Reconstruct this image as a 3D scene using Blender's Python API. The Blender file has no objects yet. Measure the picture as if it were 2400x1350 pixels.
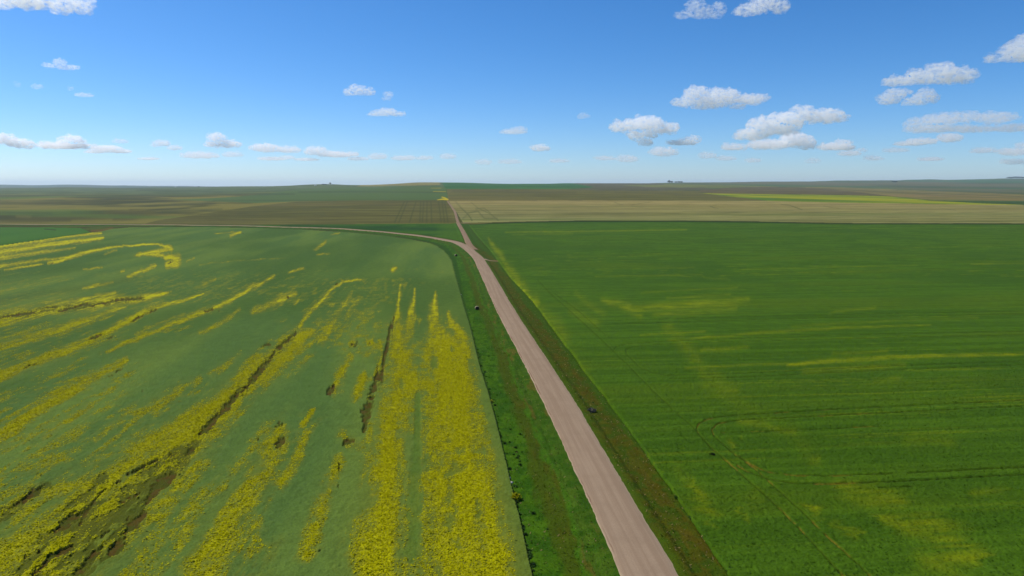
import bpy, math, random
import numpy as np
from mathutils import Vector

random.seed(7)
RNG = np.random.default_rng(7)
scene = bpy.context.scene
COL = scene.collection

# ------------------------------------------------------------------ camera
F = 1600.0                       # focal length in photo pixels (2400 wide)
HC = 50.0                        # drone height
PITCH = math.atan((675 - 432) / F)
CP, SP = math.cos(PITCH), math.sin(PITCH)

cam_d = bpy.data.cameras.new("camera")
cam_d.sensor_width = 36.0
cam_d.lens = 36.0 * F / 2400.0
cam_d.clip_start = 0.5
cam_d.clip_end = 300000.0
cam = bpy.data.objects.new("camera", cam_d)
COL.objects.link(cam)
cam.location = (0, 0, HC)
cam.rotation_euler = (math.pi / 2 - PITCH, 0, 0)
scene.camera = cam


def slope(py):
    """drop per metre of forward distance of the ray through photo row py"""
    v = (np.asarray(py, float) - 675.0) / F
    return (SP + v * CP) / (CP - v * SP)


def project(x, y, z):
    dz = z - HC
    d = np.maximum(y * CP - dz * SP, 1e-3)
    up = y * SP + dz * CP
    return 1200 + F * x / d, 675 - F * up / d


# ------------------------------------------------------------------ noise
def _hash(ix, iy, seed):
    h = (ix.astype(np.int64) * 374761393 + iy.astype(np.int64) * 668265263 + seed * 1442695041) & 0xFFFFFFFF
    h = ((h ^ (h >> 13)) * 1274126177) & 0xFFFFFFFF
    h = ((h ^ (h >> 16)) * 2246822519) & 0xFFFFFFFF
    return ((h ^ (h >> 15)) & 0xFFFFFF).astype(np.float64) / float(0xFFFFFF)


def vnoise(x, y, seed=0):
    fx, fy = np.floor(x), np.floor(y)
    tx, ty = x - fx, y - fy
    tx = tx * tx * tx * (tx * (tx * 6 - 15) + 10)
    ty = ty * ty * ty * (ty * (ty * 6 - 15) + 10)
    ix, iy = fx.astype(np.int64), fy.astype(np.int64)
    a = _hash(ix, iy, seed); b = _hash(ix + 1, iy, seed)
    c = _hash(ix, iy + 1, seed); d = _hash(ix + 1, iy + 1, seed)
    return (a + (b - a) * tx) + ((c + (d - c) * tx) - (a + (b - a) * tx)) * ty


def fbm(x, y, seed=0, octv=4, gain=0.5, lac=2.03):
    s = 0.0; amp = 1.0; tot = 0.0
    for o in range(octv):
        s = s + amp * vnoise(x + 17.3 * o, y - 9.1 * o, seed + 31 * o)
        tot += amp; amp *= gain; x = x * lac; y = y * lac
    return s / tot


def sstep(a, b, x):
    t = np.clip((x - a) / (b - a), 0, 1)
    return t * t * (3 - 2 * t)


def lin(r, g, b):
    c = np.array([r, g, b], float) / 255.0
    return np.where(c <= 0.04045, c / 12.92, ((c + 0.055) / 1.055) ** 2.4)


def mix(a, b, t):
    t = np.asarray(t)
    if t.ndim == 1:
        t = t[:, None]
    return a * (1 - t) + b * t


# ------------------------------------------------------------------ terrain
# columns of control points: photo column -> [(forward distance, height)]
def zr(Y, py):
    return HC - Y * float(slope(py))


TAB = {
    -150: [(850, 0), (1500, 2), (2500, 3), (4000, 6), (7000, zr(7000, 441)), (9500, 2), (13000, -6), (17000, zr(17000, 432.6)), (60000, -80)],
    0: [(850, 0), (1500, 2), (2500, 4), (4000, 7), (7000, zr(7000, 441)), (9500, 2), (13000, -6), (17000, zr(17000, 432.2)), (60000, -80)],
    100: [(850, 0), (1500, 2), (2500, 4), (4000, 7), (7000, zr(7000, 439.6)), (9500, 2), (13000, -6), (17000, zr(17000, 433.6)), (60000, -80)],
    170: [(850, 0), (1500, 3), (2500, 5), (4000, 8), (7000, zr(7000, 438.6)), (9500, 2), (13000, -6), (17000, zr(17000, 432.4)), (60000, -80)],
    290: [(850, 0), (1500, 3), (2500, 6), (4000, 9), (7000, zr(7000, 440.5)), (9500, 2), (13000, -6), (17000, zr(17000, 434.6)), (60000, -80)],
    420: [(850, 0), (1500, 4), (2500, 7), (4000, 11), (7500, zr(7500, 438.6)), (10000, 5), (26000, zr(17000, 437.5)), (60000, -120)],
    600: [(880, 0), (1500, 5), (2300, 10), (4000, 18), (8000, zr(8000, 436.4)), (12000, 0), (26000, -60), (60000, -120)],
    770: [(900, 0), (1500, 6), (2300, 14), (3800, 26), (6500, zr(6500, 431.6)), (10000, 10), (26000, -60), (60000, -120)],
    840: [(900, 0), (1500, 7), (2300, 16), (3800, 29), (6000, zr(6000, 433.6)), (10000, 10), (26000, -60), (60000, -120)],
    1000: [(900, 0), (1300, 3), (1700, 10), (2500, 27), (3600, 43), (5200, zr(5200, 427.4)), (9000, 15), (26000, -60), (60000, -120)],
    1060: [(900, 0), (1300, 3), (1700, 10.5), (2500, 28), (3600, 44), (5200, zr(5200, 427.6)), (9000, 15), (26000, -60), (60000, -120)],
    1220: [(900, 0), (1300, 3), (1700, 10.5), (2500, 27), (3800, 42), (6000, zr(6000, 430.6)), (10000, 15), (26000, -60), (60000, -120)],
    1330: [(900, 0), (1300, 3), (1700, 10.5), (2500, 25), (4000, 40), (7000, zr(7000, 429.4)), (11000, 15), (26000, -60), (60000, -120)],
    1600: [(900, 0), (1300, 3), (1700, 10), (2500, 20), (4000, 33), (6500, 55), (9500, zr(9500, 427.6)), (14000, 25), (60000, -120)],
    1800: [(900, 0), (1300, 3), (1700, 9), (2500, 17), (4000, 26), (6500, 52), (10000, zr(10000, 425.8)), (15000, 30), (60000, -120)],
    2000: [(890, 0), (1500, 5), (2600, 12), (4000, 18), (6000, 34), (8000, 68), (11000, zr(11000, 423.2)), (16000, 40), (60000, -120)],
    2200: [(880, 0), (1500, 5), (2800, 10), (4000, 14), (6000, 34), (8500, 80), (11800, zr(11800, 420.8)), (17000, 50), (60000, -120)],
    2400: [(880, 0), (1500, 4.5), (2800, 9), (4000, 12), (6000, 34), (8500, 88), (12500, zr(12500, 418.0)), (18000, 60), (60000, -120)],
    2560: [(880, 0), (1500, 4.5), (2800, 9), (4000, 12), (6000, 34), (8500, 90), (12500, zr(12500, 417.4)), (18000, 60), (60000, -120)],
}
_LY = np.linspace(math.log(300), math.log(60000), 700)
_TP = np.array(sorted(TAB))
_rows = []
for k in _TP:
    pts = np.array([(300, 0), (600, 0)] + TAB[k], float)
    zz = np.interp(_LY, np.log(pts[:, 0]), pts[:, 1])
    ker = np.hanning(27); ker /= ker.sum()
    zz = np.convolve(np.pad(zz, 13, mode="edge"), ker, mode="valid")
    _rows.append(zz)
_TAB = np.array(_rows)
_TT = (_TP - 1200.0) / F * 1.0


def terrain_base(x, y):
    x = np.asarray(x, float); y = np.asarray(y, float)
    yy = np.maximum(y, 1.0)
    t = np.clip(x / yy, _TT[0], _TT[-1])
    ly = np.clip(np.log(np.maximum(yy, 300.0)), _LY[0], _LY[-1])
    fy = (ly - _LY[0]) / (_LY[1] - _LY[0])
    iy = np.clip(fy.astype(int), 0, len(_LY) - 2); fy = fy - iy
    it = np.clip(np.searchsorted(_TT, t) - 1, 0, len(_TT) - 2)
    ft = (t - _TT[it]) / (_TT[it + 1] - _TT[it])
    ft = ft * ft * (3 - 2 * ft)
    a = _TAB[it, iy] * (1 - fy) + _TAB[it, iy + 1] * fy
    b = _TAB[it + 1, iy] * (1 - fy) + _TAB[it + 1, iy + 1] * fy
    z = a * (1 - ft) + b * ft
    amp = 0.9 * sstep(850, 1500, y) + 2.2 * sstep(2000, 5000, y) + 3.0 * sstep(8000, 12000, y) + 5.0 * sstep(8000, 11000, y) * sstep(.2, .45, x / yy)
    amp = amp * (1 + 1.3 * sstep(-0.15, -0.35, x / yy) * sstep(900, 1300, y) * (1 - sstep(4000, 7000, y)))
    z = z + amp * 2.2 * (fbm(x / 620.0, y / 520.0, 5, 3) - 0.5)
    z = z + 14.0 * (fbm(x / 420.0, y / 700.0, 6, 3) - .5) * sstep(8500, 11000, y) * sstep(.25, .5, x / yy)
    z = z + 0.9 * (fbm(x / 90.0, y / 90.0, 8, 2) - 0.5) * sstep(60, 200, y) * (1 - sstep(1200, 2000, y))
    return z


def unproj(px, py, zg=0.0):
    """photo pixel -> point on the plane z = zg (used for the flat near ground)"""
    s = slope(py)
    Y = (HC - zg) / s
    v = (np.asarray(py, float) - 675.0) / F
    d = Y / (CP - v * SP)
    return (np.asarray(px, float) - 1200) / F * d, Y


# ------------------------------------------------------------------ roads (centre lines)
def resample(P, step):
    P = np.array(P, float)
    s = np.concatenate([[0], np.cumsum(np.hypot(*np.diff(P, axis=0).T))])
    n = max(4, int(s[-1] / step))
    q = np.linspace(0, s[-1], n)
    out = np.stack([np.interp(q, s, P[:, 0]), np.interp(q, s, P[:, 1])], 1)
    return out


def smooth(P, k):
    ker = np.hanning(2 * k + 3)[1:-1]; ker /= ker.sum()
    out = P.copy()
    for c in range(2):
        a = P[:, c]
        left = 2 * a[0] - a[1:k + 1][::-1]; right = 2 * a[-1] - a[-k - 1:-1][::-1]
        out[:, c] = np.convolve(np.concatenate([left, a, right]), ker, mode="valid")
    return out


_edge = [(1350, 1447, 1592), (1150, 1358, 1473), (950, 1267, 1358), (750, 1172, 1220.5), (711, 1153.5, 1196),
         (640, 1122.5, 1156), (605, 1106, 1134)]
main_px = [((a + b) / 2, y) for y, a, b in _edge] + [(1100, 587), (1086, 577), (1068, 568.5), (1048, 564.5), (1014, 558),
          (980, 552.8), (900, 544.5), (800, 537), (700, 533.6), (600, 530.6), (500, 529), (400, 528.2), (333, 527.8), (167, 527.2), (0, 526.8), (-200, 526.2)]
X_, Y_ = unproj([p[0] for p in main_px], [p[1] for p in main_px])
main_pts = np.stack([X_, Y_], 1)
d0 = main_pts[0] - main_pts[2]; d0 /= np.linalg.norm(d0)
main_pts = np.vstack([main_pts[0] + d0 * 160, main_pts])
MAIN = smooth(resample(main_pts, 2.0), 12)

lane_px = [(1117, 590), (1107, 582), (1100, 575), (1088, 549), (1075, 525.5), (1071, 517), (1066, 496), (1057.5, 484), (1051, 476), (1048.5, 471)]


def ground_hit(px, py):
    ys = np.exp(np.linspace(math.log(40), math.log(40000), 6000))
    s = float(slope(py)); v = (py - 675.0) / F
    d = ys / (CP - v * SP)
    xs = (px - 1200) / F * d
    zs = HC - ys * s
    below = terrain_base(xs, ys) > zs
    i = int(np.argmax(below)) if below.any() else len(ys) - 1
    return xs[i], ys[i]


LANE = smooth(resample([ground_hit(a, b) for a, b in lane_px], 5.0), 6)
RDIR = np.array([-0.095, 1.0]); RDIR /= np.linalg.norm(RDIR)
UDIR = np.array([RDIR[1], -RDIR[0]])


def dist_poly(x, y, P, maxd=40.0):
    """signed distance (positive = right of travel) to the polyline, inf when far"""
    best = np.full(x.shape, 1e9); sgn = np.ones(x.shape)
    step = max(1, len(P) // 140)
    Q = P[::step]
    if not np.allclose(Q[-1], P[-1]):
        Q = np.vstack([Q, P[-1]])
    for i in range(len(Q) - 1):
        a, b = Q[i], Q[i + 1]
        lo = np.minimum(a, b) - maxd; hi = np.maximum(a, b) + maxd
        m = np.nonzero((x > lo[0]) & (x < hi[0]) & (y > lo[1]) & (y < hi[1]))[0]
        if len(m) == 0:
            continue
        e = b - a; L2 = e @ e
        px, py = x[m] - a[0], y[m] - a[1]
        t = np.clip((px * e[0] + py * e[1]) / L2, 0, 1)
        dx, dy = px - t * e[0], py - t * e[1]
        d = np.hypot(dx, dy)
        s = np.where(e[0] * py - e[1] * px > 0, -1.0, 1.0)
        better = d < best[m]
        best[m[better]] = d[better]; sgn[m[better]] = s[better]
    return best * sgn


def ditch(dm, dl):
    """height of the verge profile for signed distances to the main road and the lane"""
    a = np.abs(dm)
    emb = 0.55 * (1 - sstep(4.4, 7.5, a))
    left = -0.75 * sstep(4.4, 9.0, a) * (1 - sstep(10.5, 15.5, a))
    right = -0.35 * sstep(4.4, 7.5, a) * (1 - sstep(8.0, 11.0, a))
    z = emb + np.where(dm < 0, left, right)
    b = np.abs(dl)
    return np.maximum(z, 0.35 * (1 - sstep(3.2, 6.5, b)))


def terrain(x, y):
    x = np.atleast_1d(np.asarray(x, float)); y = np.atleast_1d(np.asarray(y, float))
    z = terrain_base(x, y)
    m = (y < 1900)
    if m.any():
        dm = dist_poly(x[m], y[m], MAIN); dl = dist_poly(x[m], y[m], LANE)
        z[m] = z[m] + ditch(dm, dl)
    return z


# ------------------------------------------------------------------ the ground grid
py_rows = np.concatenate([
    np.arange(1620, 1380, -6.0), np.arange(1380, 560, -1.6), np.arange(560, 500, -0.8),
    np.arange(500, 448, -0.35), np.arange(448, 437, -0.16), np.arange(437, 433.4, -0.12)])
Yr = HC / slope(py_rows)
Yr = np.concatenate([Yr, [60000.0]])
tcol = (np.concatenate([np.arange(-700, -60, 8.0), np.arange(-60, 2460, 1.75), np.arange(2460, 3100, 8.0)]) - 1200) / F
NR, NC = len(Yr), len(tcol)
dcol = 1.0                       # columns follow the forward distance
GX = (tcol[None, :] * Yr[:, None] * 1.0)
# widen near rows so that the photo columns line up with depth along the axis
depth = Yr[:, None] * CP + HC * SP
GX = tcol[None, :] * depth
GY = np.repeat(Yr[:, None], NC, 1)
gx, gy = GX.ravel(), GY.ravel()
near = gy < 1900
DM = np.full(gx.shape, 1e9); DL = np.full(gx.shape, 1e9)
DM[near] = dist_poly(gx[near], gy[near], MAIN)
DL[near] = dist_poly(gx[near], gy[near], LANE)
gz0 = terrain_base(gx, gy)
gz = gz0 + np.where(near, ditch(DM, DL), 0.0)
ppx, ppy = project(gx, gy, gz0)
gu = gx * UDIR[0] + gy * UDIR[1]
gv = gx * RDIR[0] + gy * RDIR[1]


def in_poly(px, py, poly):
    poly = np.array(poly, float)
    inside = np.zeros(px.shape, bool)
    bb = (px > poly[:, 0].min()) & (px < poly[:, 0].max()) & (py > poly[:, 1].min()) & (py < poly[:, 1].max())
    x, y = px[bb], py[bb]
    r = np.zeros(x.shape, bool)
    n = len(poly)
    for i in range(n):
        x1, y1 = poly[i]; x2, y2 = poly[(i + 1) % n]
        if y1 == y2:
            continue
        c = ((y1 > y) != (y2 > y)) & (x < (x2 - x1) * (y - y1) / (y2 - y1) + x1)
        r ^= c
    inside[bb] = r
    return inside


# face centres in the photo and on the ground
fi = (np.arange(NR - 1)[:, None] * NC + np.arange(NC - 1)[None, :]).ravel()
fx = 0.25 * (gx[fi] + gx[fi + 1] + gx[fi + NC] + gx[fi + NC + 1])
fy = 0.25 * (gy[fi] + gy[fi + 1] + gy[fi + NC] + gy[fi + NC + 1])
fpx = 0.25 * (ppx[fi] + ppx[fi + 1] + ppx[fi + NC] + ppx[fi + NC + 1])
fpy = 0.25 * (ppy[fi] + ppy[fi + 1] + ppy[fi + NC] + ppy[fi + NC + 1])
# slightly uneven borders
wob = np.minimum(fy / 130.0, 8.0)
wx = fpx + (fbm(fx / (2.0 * np.maximum(wob, .4)), fy / (3.0 * np.maximum(wob, .4)), 91, 3) - 0.5) * 7.0 * np.minimum(1, 180 / fy)
wy = fpy + (fbm(fx / (40.0 * wob), fy / (60.0 * wob), 92, 2) - 0.5) * 0.8
lab = np.zeros(len(fi), np.int32)

P_left = [(1330, 1700), (1248, 1350), (1202, 1150), (1154, 950), (1111, 800), (1098, 750), (1083, 700), (1067, 640), (1060, 613), (1052, 600),
          (1040, 587), (1025, 577), (1007, 570), (960, 560.5), (900, 552.5), (800, 543.5), (700, 538), (600, 535), (500, 532.6), (400, 531.8),
          (300, 533), (262, 537), (235, 543), (215, 545), (0, 576), (-1000, 730), (-1000, 1700)]
P_patch = [(-1000, 530), (0, 532.5), (110, 533), (190, 535), (212, 545), (0, 575.5), (-1000, 729)]
P_right = [(1941, 1700), (1707, 1350), (1600, 1190), (1480, 1017), (1378, 883), (1280, 750), (1247, 706), (1194, 650), (1177, 626),
           (1146, 584), (1120, 555), (1098, 528), (1150, 523), (1250, 519.6), (1350, 518), (1600, 517.6), (1750, 519), (1860, 521.4), (1950, 523.2),
           (2400, 524), (3400, 524), (3400, 1700)]
P_meadow = [(560, 528), (800, 526), (1000, 524.5), (1068, 524), (1078, 540), (1090, 568), (1072, 564), (1048, 559.5), (1000, 551), (900, 541), (800, 534), (700, 531), (600, 529)]
P_tan = [(1051, 470.3), (1600, 470), (1800, 470.8), (1950, 474.6), (2100, 476.4), (2300, 479.5), (2400, 480.4), (3400, 484), (3400, 523.6), (2400, 523.4),
         (1950, 522.6), (1860, 520.8), (1750, 518.4), (1600, 517), (1350, 517.2), (1200, 520), (1086, 522.6), (1080, 515), (1070, 498), (1058, 482)]
P_brown = [(330, 526.5), (370, 516), (470, 502), (590, 484), (700, 472), (850, 469.6), (1049, 469.6), (1058, 485), (1068, 505), (1072, 523), (1000, 523.6), (800, 525.2), (600, 527)]
P_grey = [(420, 469), (560, 461), (640, 452), (700, 443), (800, 438), (860, 437.6), (1000, 434.6), (1034, 434), (1044, 440), (1047, 449), (1051, 469.4), (850, 469.4), (700, 471.8), (600, 476)]
P_ridge_tan = [(835, 437.4), (850, 432), (900, 425), (1031, 422), (1032, 434), (1000, 434.4), (960, 435), (880, 437)]
P_ridge_green = [(1036, 429), (1060, 424), (1250, 424), (1330, 428), (1390, 438), (1380, 442.4), (1300, 443), (1046, 443), (1040, 436)]
P_purple = [(1240, 424), (1540, 428.6), (1560, 433), (1450, 434), (1530, 439), (1650, 440), (1700, 446), (1500, 447), (1400, 446.4), (1330, 443), (1395, 439), (1340, 428)]
P_olive = [(1400, 431), (1560, 432), (1700, 434), (1830, 437), (1700, 440), (1600, 440.4), (1520, 439), (1440, 434)]
P_bandb = [(1047, 443.2), (1330, 443.2), (1500, 447.4), (1640, 448), (1640, 452), (1690, 454.6), (1740, 463), (1800, 470.6), (1600, 470), (1051, 470)]
P_greybrown = [(1640, 446), (1700, 440.6), (1800, 438), (1900, 440), (2000, 448), (2080, 459), (1980, 457), (1850, 455), (1680, 453.6), (1640, 451)]
P_strip = [(1830, 437.4), (1950, 438.6), (2120, 445), (2400, 456), (2900, 470), (2900, 474), (2400, 471.4), (2190, 469.6), (2090, 459.6), (1990, 448), (1900, 440)]
P_wedge = [(2170, 470), (2400, 471.8), (2900, 475), (2900, 482), (2400, 479.6), (2300, 477)]
P_yellow = [(1640, 452.6), (1690, 454), (1850, 455.8), (1980, 457.4), (2080, 460), (2180, 470), (2300, 476.5), (2400, 479.8), (2300, 479.6), (2100, 476.4), (1950, 474.6), (1800, 470.8), (1740, 463.4)]
P_hills = [(1560, 400), (2900, 380), (2900, 468), (2400, 456), (2250, 451), (2080, 440.6), (1900, 437), (1750, 434.4), (1640, 432), (1560, 429.6)]

VERGE, LEFT, PATCH, RIGHT, MEADOW, TAN, BROWN, GREY, RTAN, RGREEN, PURPLE, OLIVE, BANDB, GREYB, STRIP, WEDGE, YELLOW, HILLS, PRAIRIE = range(19)
lab[:] = PRAIRIE
lab[fy < 905] = VERGE
lab[(fy >= 800) & (fpy < 524.5)] = PRAIRIE
far = fy > 870
lab[far & in_poly(wx, wy, P_hills)] = HILLS
lab[fy > 11000] = HILLS
for poly, k in ((P_grey, GREY), (P_brown, BROWN), (P_ridge_tan, RTAN), (P_ridge_green, RGREEN), (P_bandb, BANDB), (P_olive, OLIVE),
                (P_purple, PURPLE), (P_greybrown, GREYB), (P_strip, STRIP), (P_wedge, WEDGE), (P_yellow, YELLOW), (P_tan, TAN)):
    lab[(fy > 780) & (fy < 11000) & in_poly(wx, wy, poly)] = k
nearm = fy < 1000
for poly, k in ((P_meadow, MEADOW), (P_patch, PATCH), (P_left, LEFT), (P_right, RIGHT)):
    lab[nearm & in_poly(wx, wy, poly)] = k


# ------------------------------------------------------------------ painted-by-plough strokes (crop pattern)
def strokes(px, py, lst, soft=0.6):
    """lst: (points [(x, y, half-width)], strength) in photo space; returns the strongest cover at each place"""
    out = np.zeros(px.shape)
    for pts, st in lst:
        pts = np.array(pts, float)
        if len(pts) == 1:
            pts = np.vstack([pts, pts + [[0.01, 0.01, 0]]])
        for i in range(len(pts) - 1):
            (x1, y1, w1), (x2, y2, w2) = pts[i], pts[i + 1]
            W = max(w1, w2) * (2.4 if soft >= .7 else 2.0) + 1
            m = np.nonzero((px > min(x1, x2) - W) & (px < max(x1, x2) + W) & (py > min(y1, y2) - W) & (py < max(y1, y2) + W))[0]
            if len(m) == 0:
                continue
            ex, ey = x2 - x1, y2 - y1
            L2 = ex * ex + ey * ey + 1e-9
            t = np.clip(((px[m] - x1) * ex + (py[m] - y1) * ey) / L2, 0, 1)
            # measured across rows and columns alike: ground is foreshortened, so a lower weight along x far away
            d = np.hypot(px[m] - x1 - t * ex, py[m] - y1 - t * ey)
            w = w1 + (w2 - w1) * t
            val = st * (np.exp(-(d / w) ** 2 * .75) if soft >= .7 else 1 - sstep(1 - soft, 1 + soft, d / w))
            out[m] = np.maximum(out[m], val)
    return out


YEL_L = [
    ([(945, 668, 1.5), (942, 690, 3), (936, 730, 6), (938, 770, 20), (942, 830, 34), (938, 900, 42), (932, 950, 46), (915, 1040, 44), (898, 1150, 50), (887, 1300, 62), (880, 1500, 70)], .78),
    ([(974, 676, 2), (970, 720, 4), (966, 760, 8), (958, 800, 12)], .8),
    ([(1019, 684, 2), (1014, 720, 9), (1016, 770, 14), (1030, 800, 30), (1050, 840, 52), (1058, 900, 56), (1062, 950, 60), (1074, 1050, 74), (1086, 1150, 92), (1098, 1230, 106), (1110, 1300, 116), (1130, 1500, 150)], 1.0),
    ([(1048, 735, 4), (1060, 770, 8), (1085, 800, 14), (1098, 840, 12)], .8),
    ([(1165, 1280, 40), (1180, 1400, 50)], .9),
    # the long diagonal band
    ([(728, 782, 10), (690, 806, 24), (610, 872, 28), (545, 930, 30), (480, 1000, 42), (420, 1060, 58), (340, 1130, 78), (250, 1210, 100), (150, 1290, 115), (20, 1400, 130)], .84),
    ([(700, 772, 4), (733, 727, 6), (760, 695, 4), (797, 660, 4)], .85),
    ([(800, 661, 2.5), (843, 659, 2.5)], .9), ([(820, 687, 3), (795, 730, 4), (770, 775, 6), (752, 815, 6)], .6),
    ([(640, 840, 12), (600, 880, 14), (520, 960, 16)], .5),
    # upper left
    ([(226, 549, 2.5), (120, 558, 4.5), (0, 577, 7), (-200, 612, 12)], 1), ([(232, 561, 4), (150, 570, 5), (0, 594, 7), (-150, 618, 9)], .85),
    ([(170, 582, 2.5), (60, 597, 4), (0, 606, 5)], .8), ([(300, 577, 1.8), (240, 585, 3.5), (180, 597, 4), (110, 618, 3)], 1), ([(190, 600, 2), (90, 612, 3), (0, 625, 5), (-100, 640, 6)], .75),
    ([(90, 622, 2), (20, 632, 2.5)], .7), ([(225, 630, 2), (195, 632, 2)], .7), ([(270, 590, 3), (235, 600, 2.5)], .6),
    ([(296, 574, 1.6), (350, 576, 2.2), (388, 580, 3), (392, 587, 5), (350, 594, 4), (328, 598, 2.5), (372, 602, 4), (412, 608, 8), (405, 618, 9), (388, 624, 6)], 1),
    ([(352, 626, 4), (330, 638, 4), (312, 646, 3)], .75), ([(300, 632, 2.5), (285, 638, 2)], .7),
    ([(258, 665, 2), (220, 672, 3), (190, 678, 2.5)], .7),
    ([(565, 545, 2), (540, 554, 3.5)], .85), ([(500, 548, 1.5), (545, 546, 1.8)], .6), ([(440, 612, 2), (460, 604, 2)], .4), ([(470, 620, 1.5), (570, 611, 1.5), (670, 604, 1)], .35),
    ([(760, 566, 2.5), (735, 586, 3)], .5), ([(790, 546, 2), (775, 552, 2.5)], .5), ([(770, 597, 2), (740, 599, 2)], .55),
    ([(713, 630, 2.5), (690, 636, 3), (676, 640, 2)], .75), ([(930, 628, 4), (922, 633, 4)], .8),
    ([(395, 688, 2.5), (340, 700, 9), (270, 706, 12), (180, 718, 12), (100, 732, 12), (0, 748, 14), (-150, 775, 18)], .92),
    ([(270, 690, 4), (190, 703, 6), (100, 716, 4)], .6), ([(130, 705, 3), (60, 720, 4), (0, 730, 4)], .6),
    ([(300, 722, 5), (220, 748, 9), (110, 785, 12), (0, 812, 14), (-120, 840, 16)], .6),
    ([(480, 687, 2), (420, 708, 4), (350, 728, 6), (300, 757, 8), (220, 798, 10), (110, 845, 12), (0, 885, 13), (-100, 915, 14)], .9),
    ([(640, 645, 2.5), (573, 687, 5), (510, 722, 7), (470, 734, 7), (400, 765, 6), (320, 800, 5), (240, 835, 4)], .78),
    ([(690, 690, 6), (665, 700, 11), (630, 716, 9), (600, 733, 6)], .75), ([(700, 705, 3), (690, 715, 3)], .6), ([(500, 655, 4), (480, 665, 5)], .5),
    ([(560, 730, 5), (500, 770, 6), (470, 780, 5)], .5), ([(430, 740, 4), (330, 780, 5)], .4),
    ([(300, 850, 5), (280, 865, 9), (190, 905, 10), (95, 965, 14), (0, 1025, 16), (-80, 1070, 18)], .72), ([(215, 958, 6), (160, 990, 7), (107, 1032, 8)], .62),
    ([(470, 890, 8), (400, 930, 12), (300, 980, 10), (220, 1040, 8)], .42), ([(560, 840, 8), (500, 880, 10)], .4), ([(350, 960, 6), (240, 1060, 9)], .4),
    ([(735, 966, 4), (722, 985, 5), (708, 1003, 6)], .78), ([(668, 1010, 14), (655, 1030, 22), (640, 1070, 28), (610, 1120, 32), (560, 1190, 42), (520, 1260, 48), (480, 1350, 56), (450, 1450, 60)], .62),
    ([(720, 1020, 10), (700, 1070, 12), (660, 1140, 16)], .4), ([(790, 1090, 14), (750, 1200, 18), (720, 1300, 22)], .42), ([(600, 1210, 20), (580, 1300, 26)], .35),
    ([(818, 785, 4), (822, 812, 11)], .6), ([(868, 805, 9)], .8), ([(848, 745, 3), (858, 780, 4)], .45), ([(815, 840, 7), (800, 870, 9), (780, 925, 12)], .6), ([(856, 890, 9), (840, 915, 11), (830, 940, 10)], .6), ([(800, 1030, 14), (850, 1060, 12)], .5),
    ([(250, 1135, 10), (170, 1150, 18), (80, 1172, 26), (0, 1215, 30), (-100, 1265, 36)], .66), ([(330, 1070, 6), (260, 1090, 8)], .45), ([(150, 1090, 6), (60, 1110, 8)], .3),
    ([(895, 800, 5), (902, 840, 5), (880, 880, 6)], .6),
]
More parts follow.
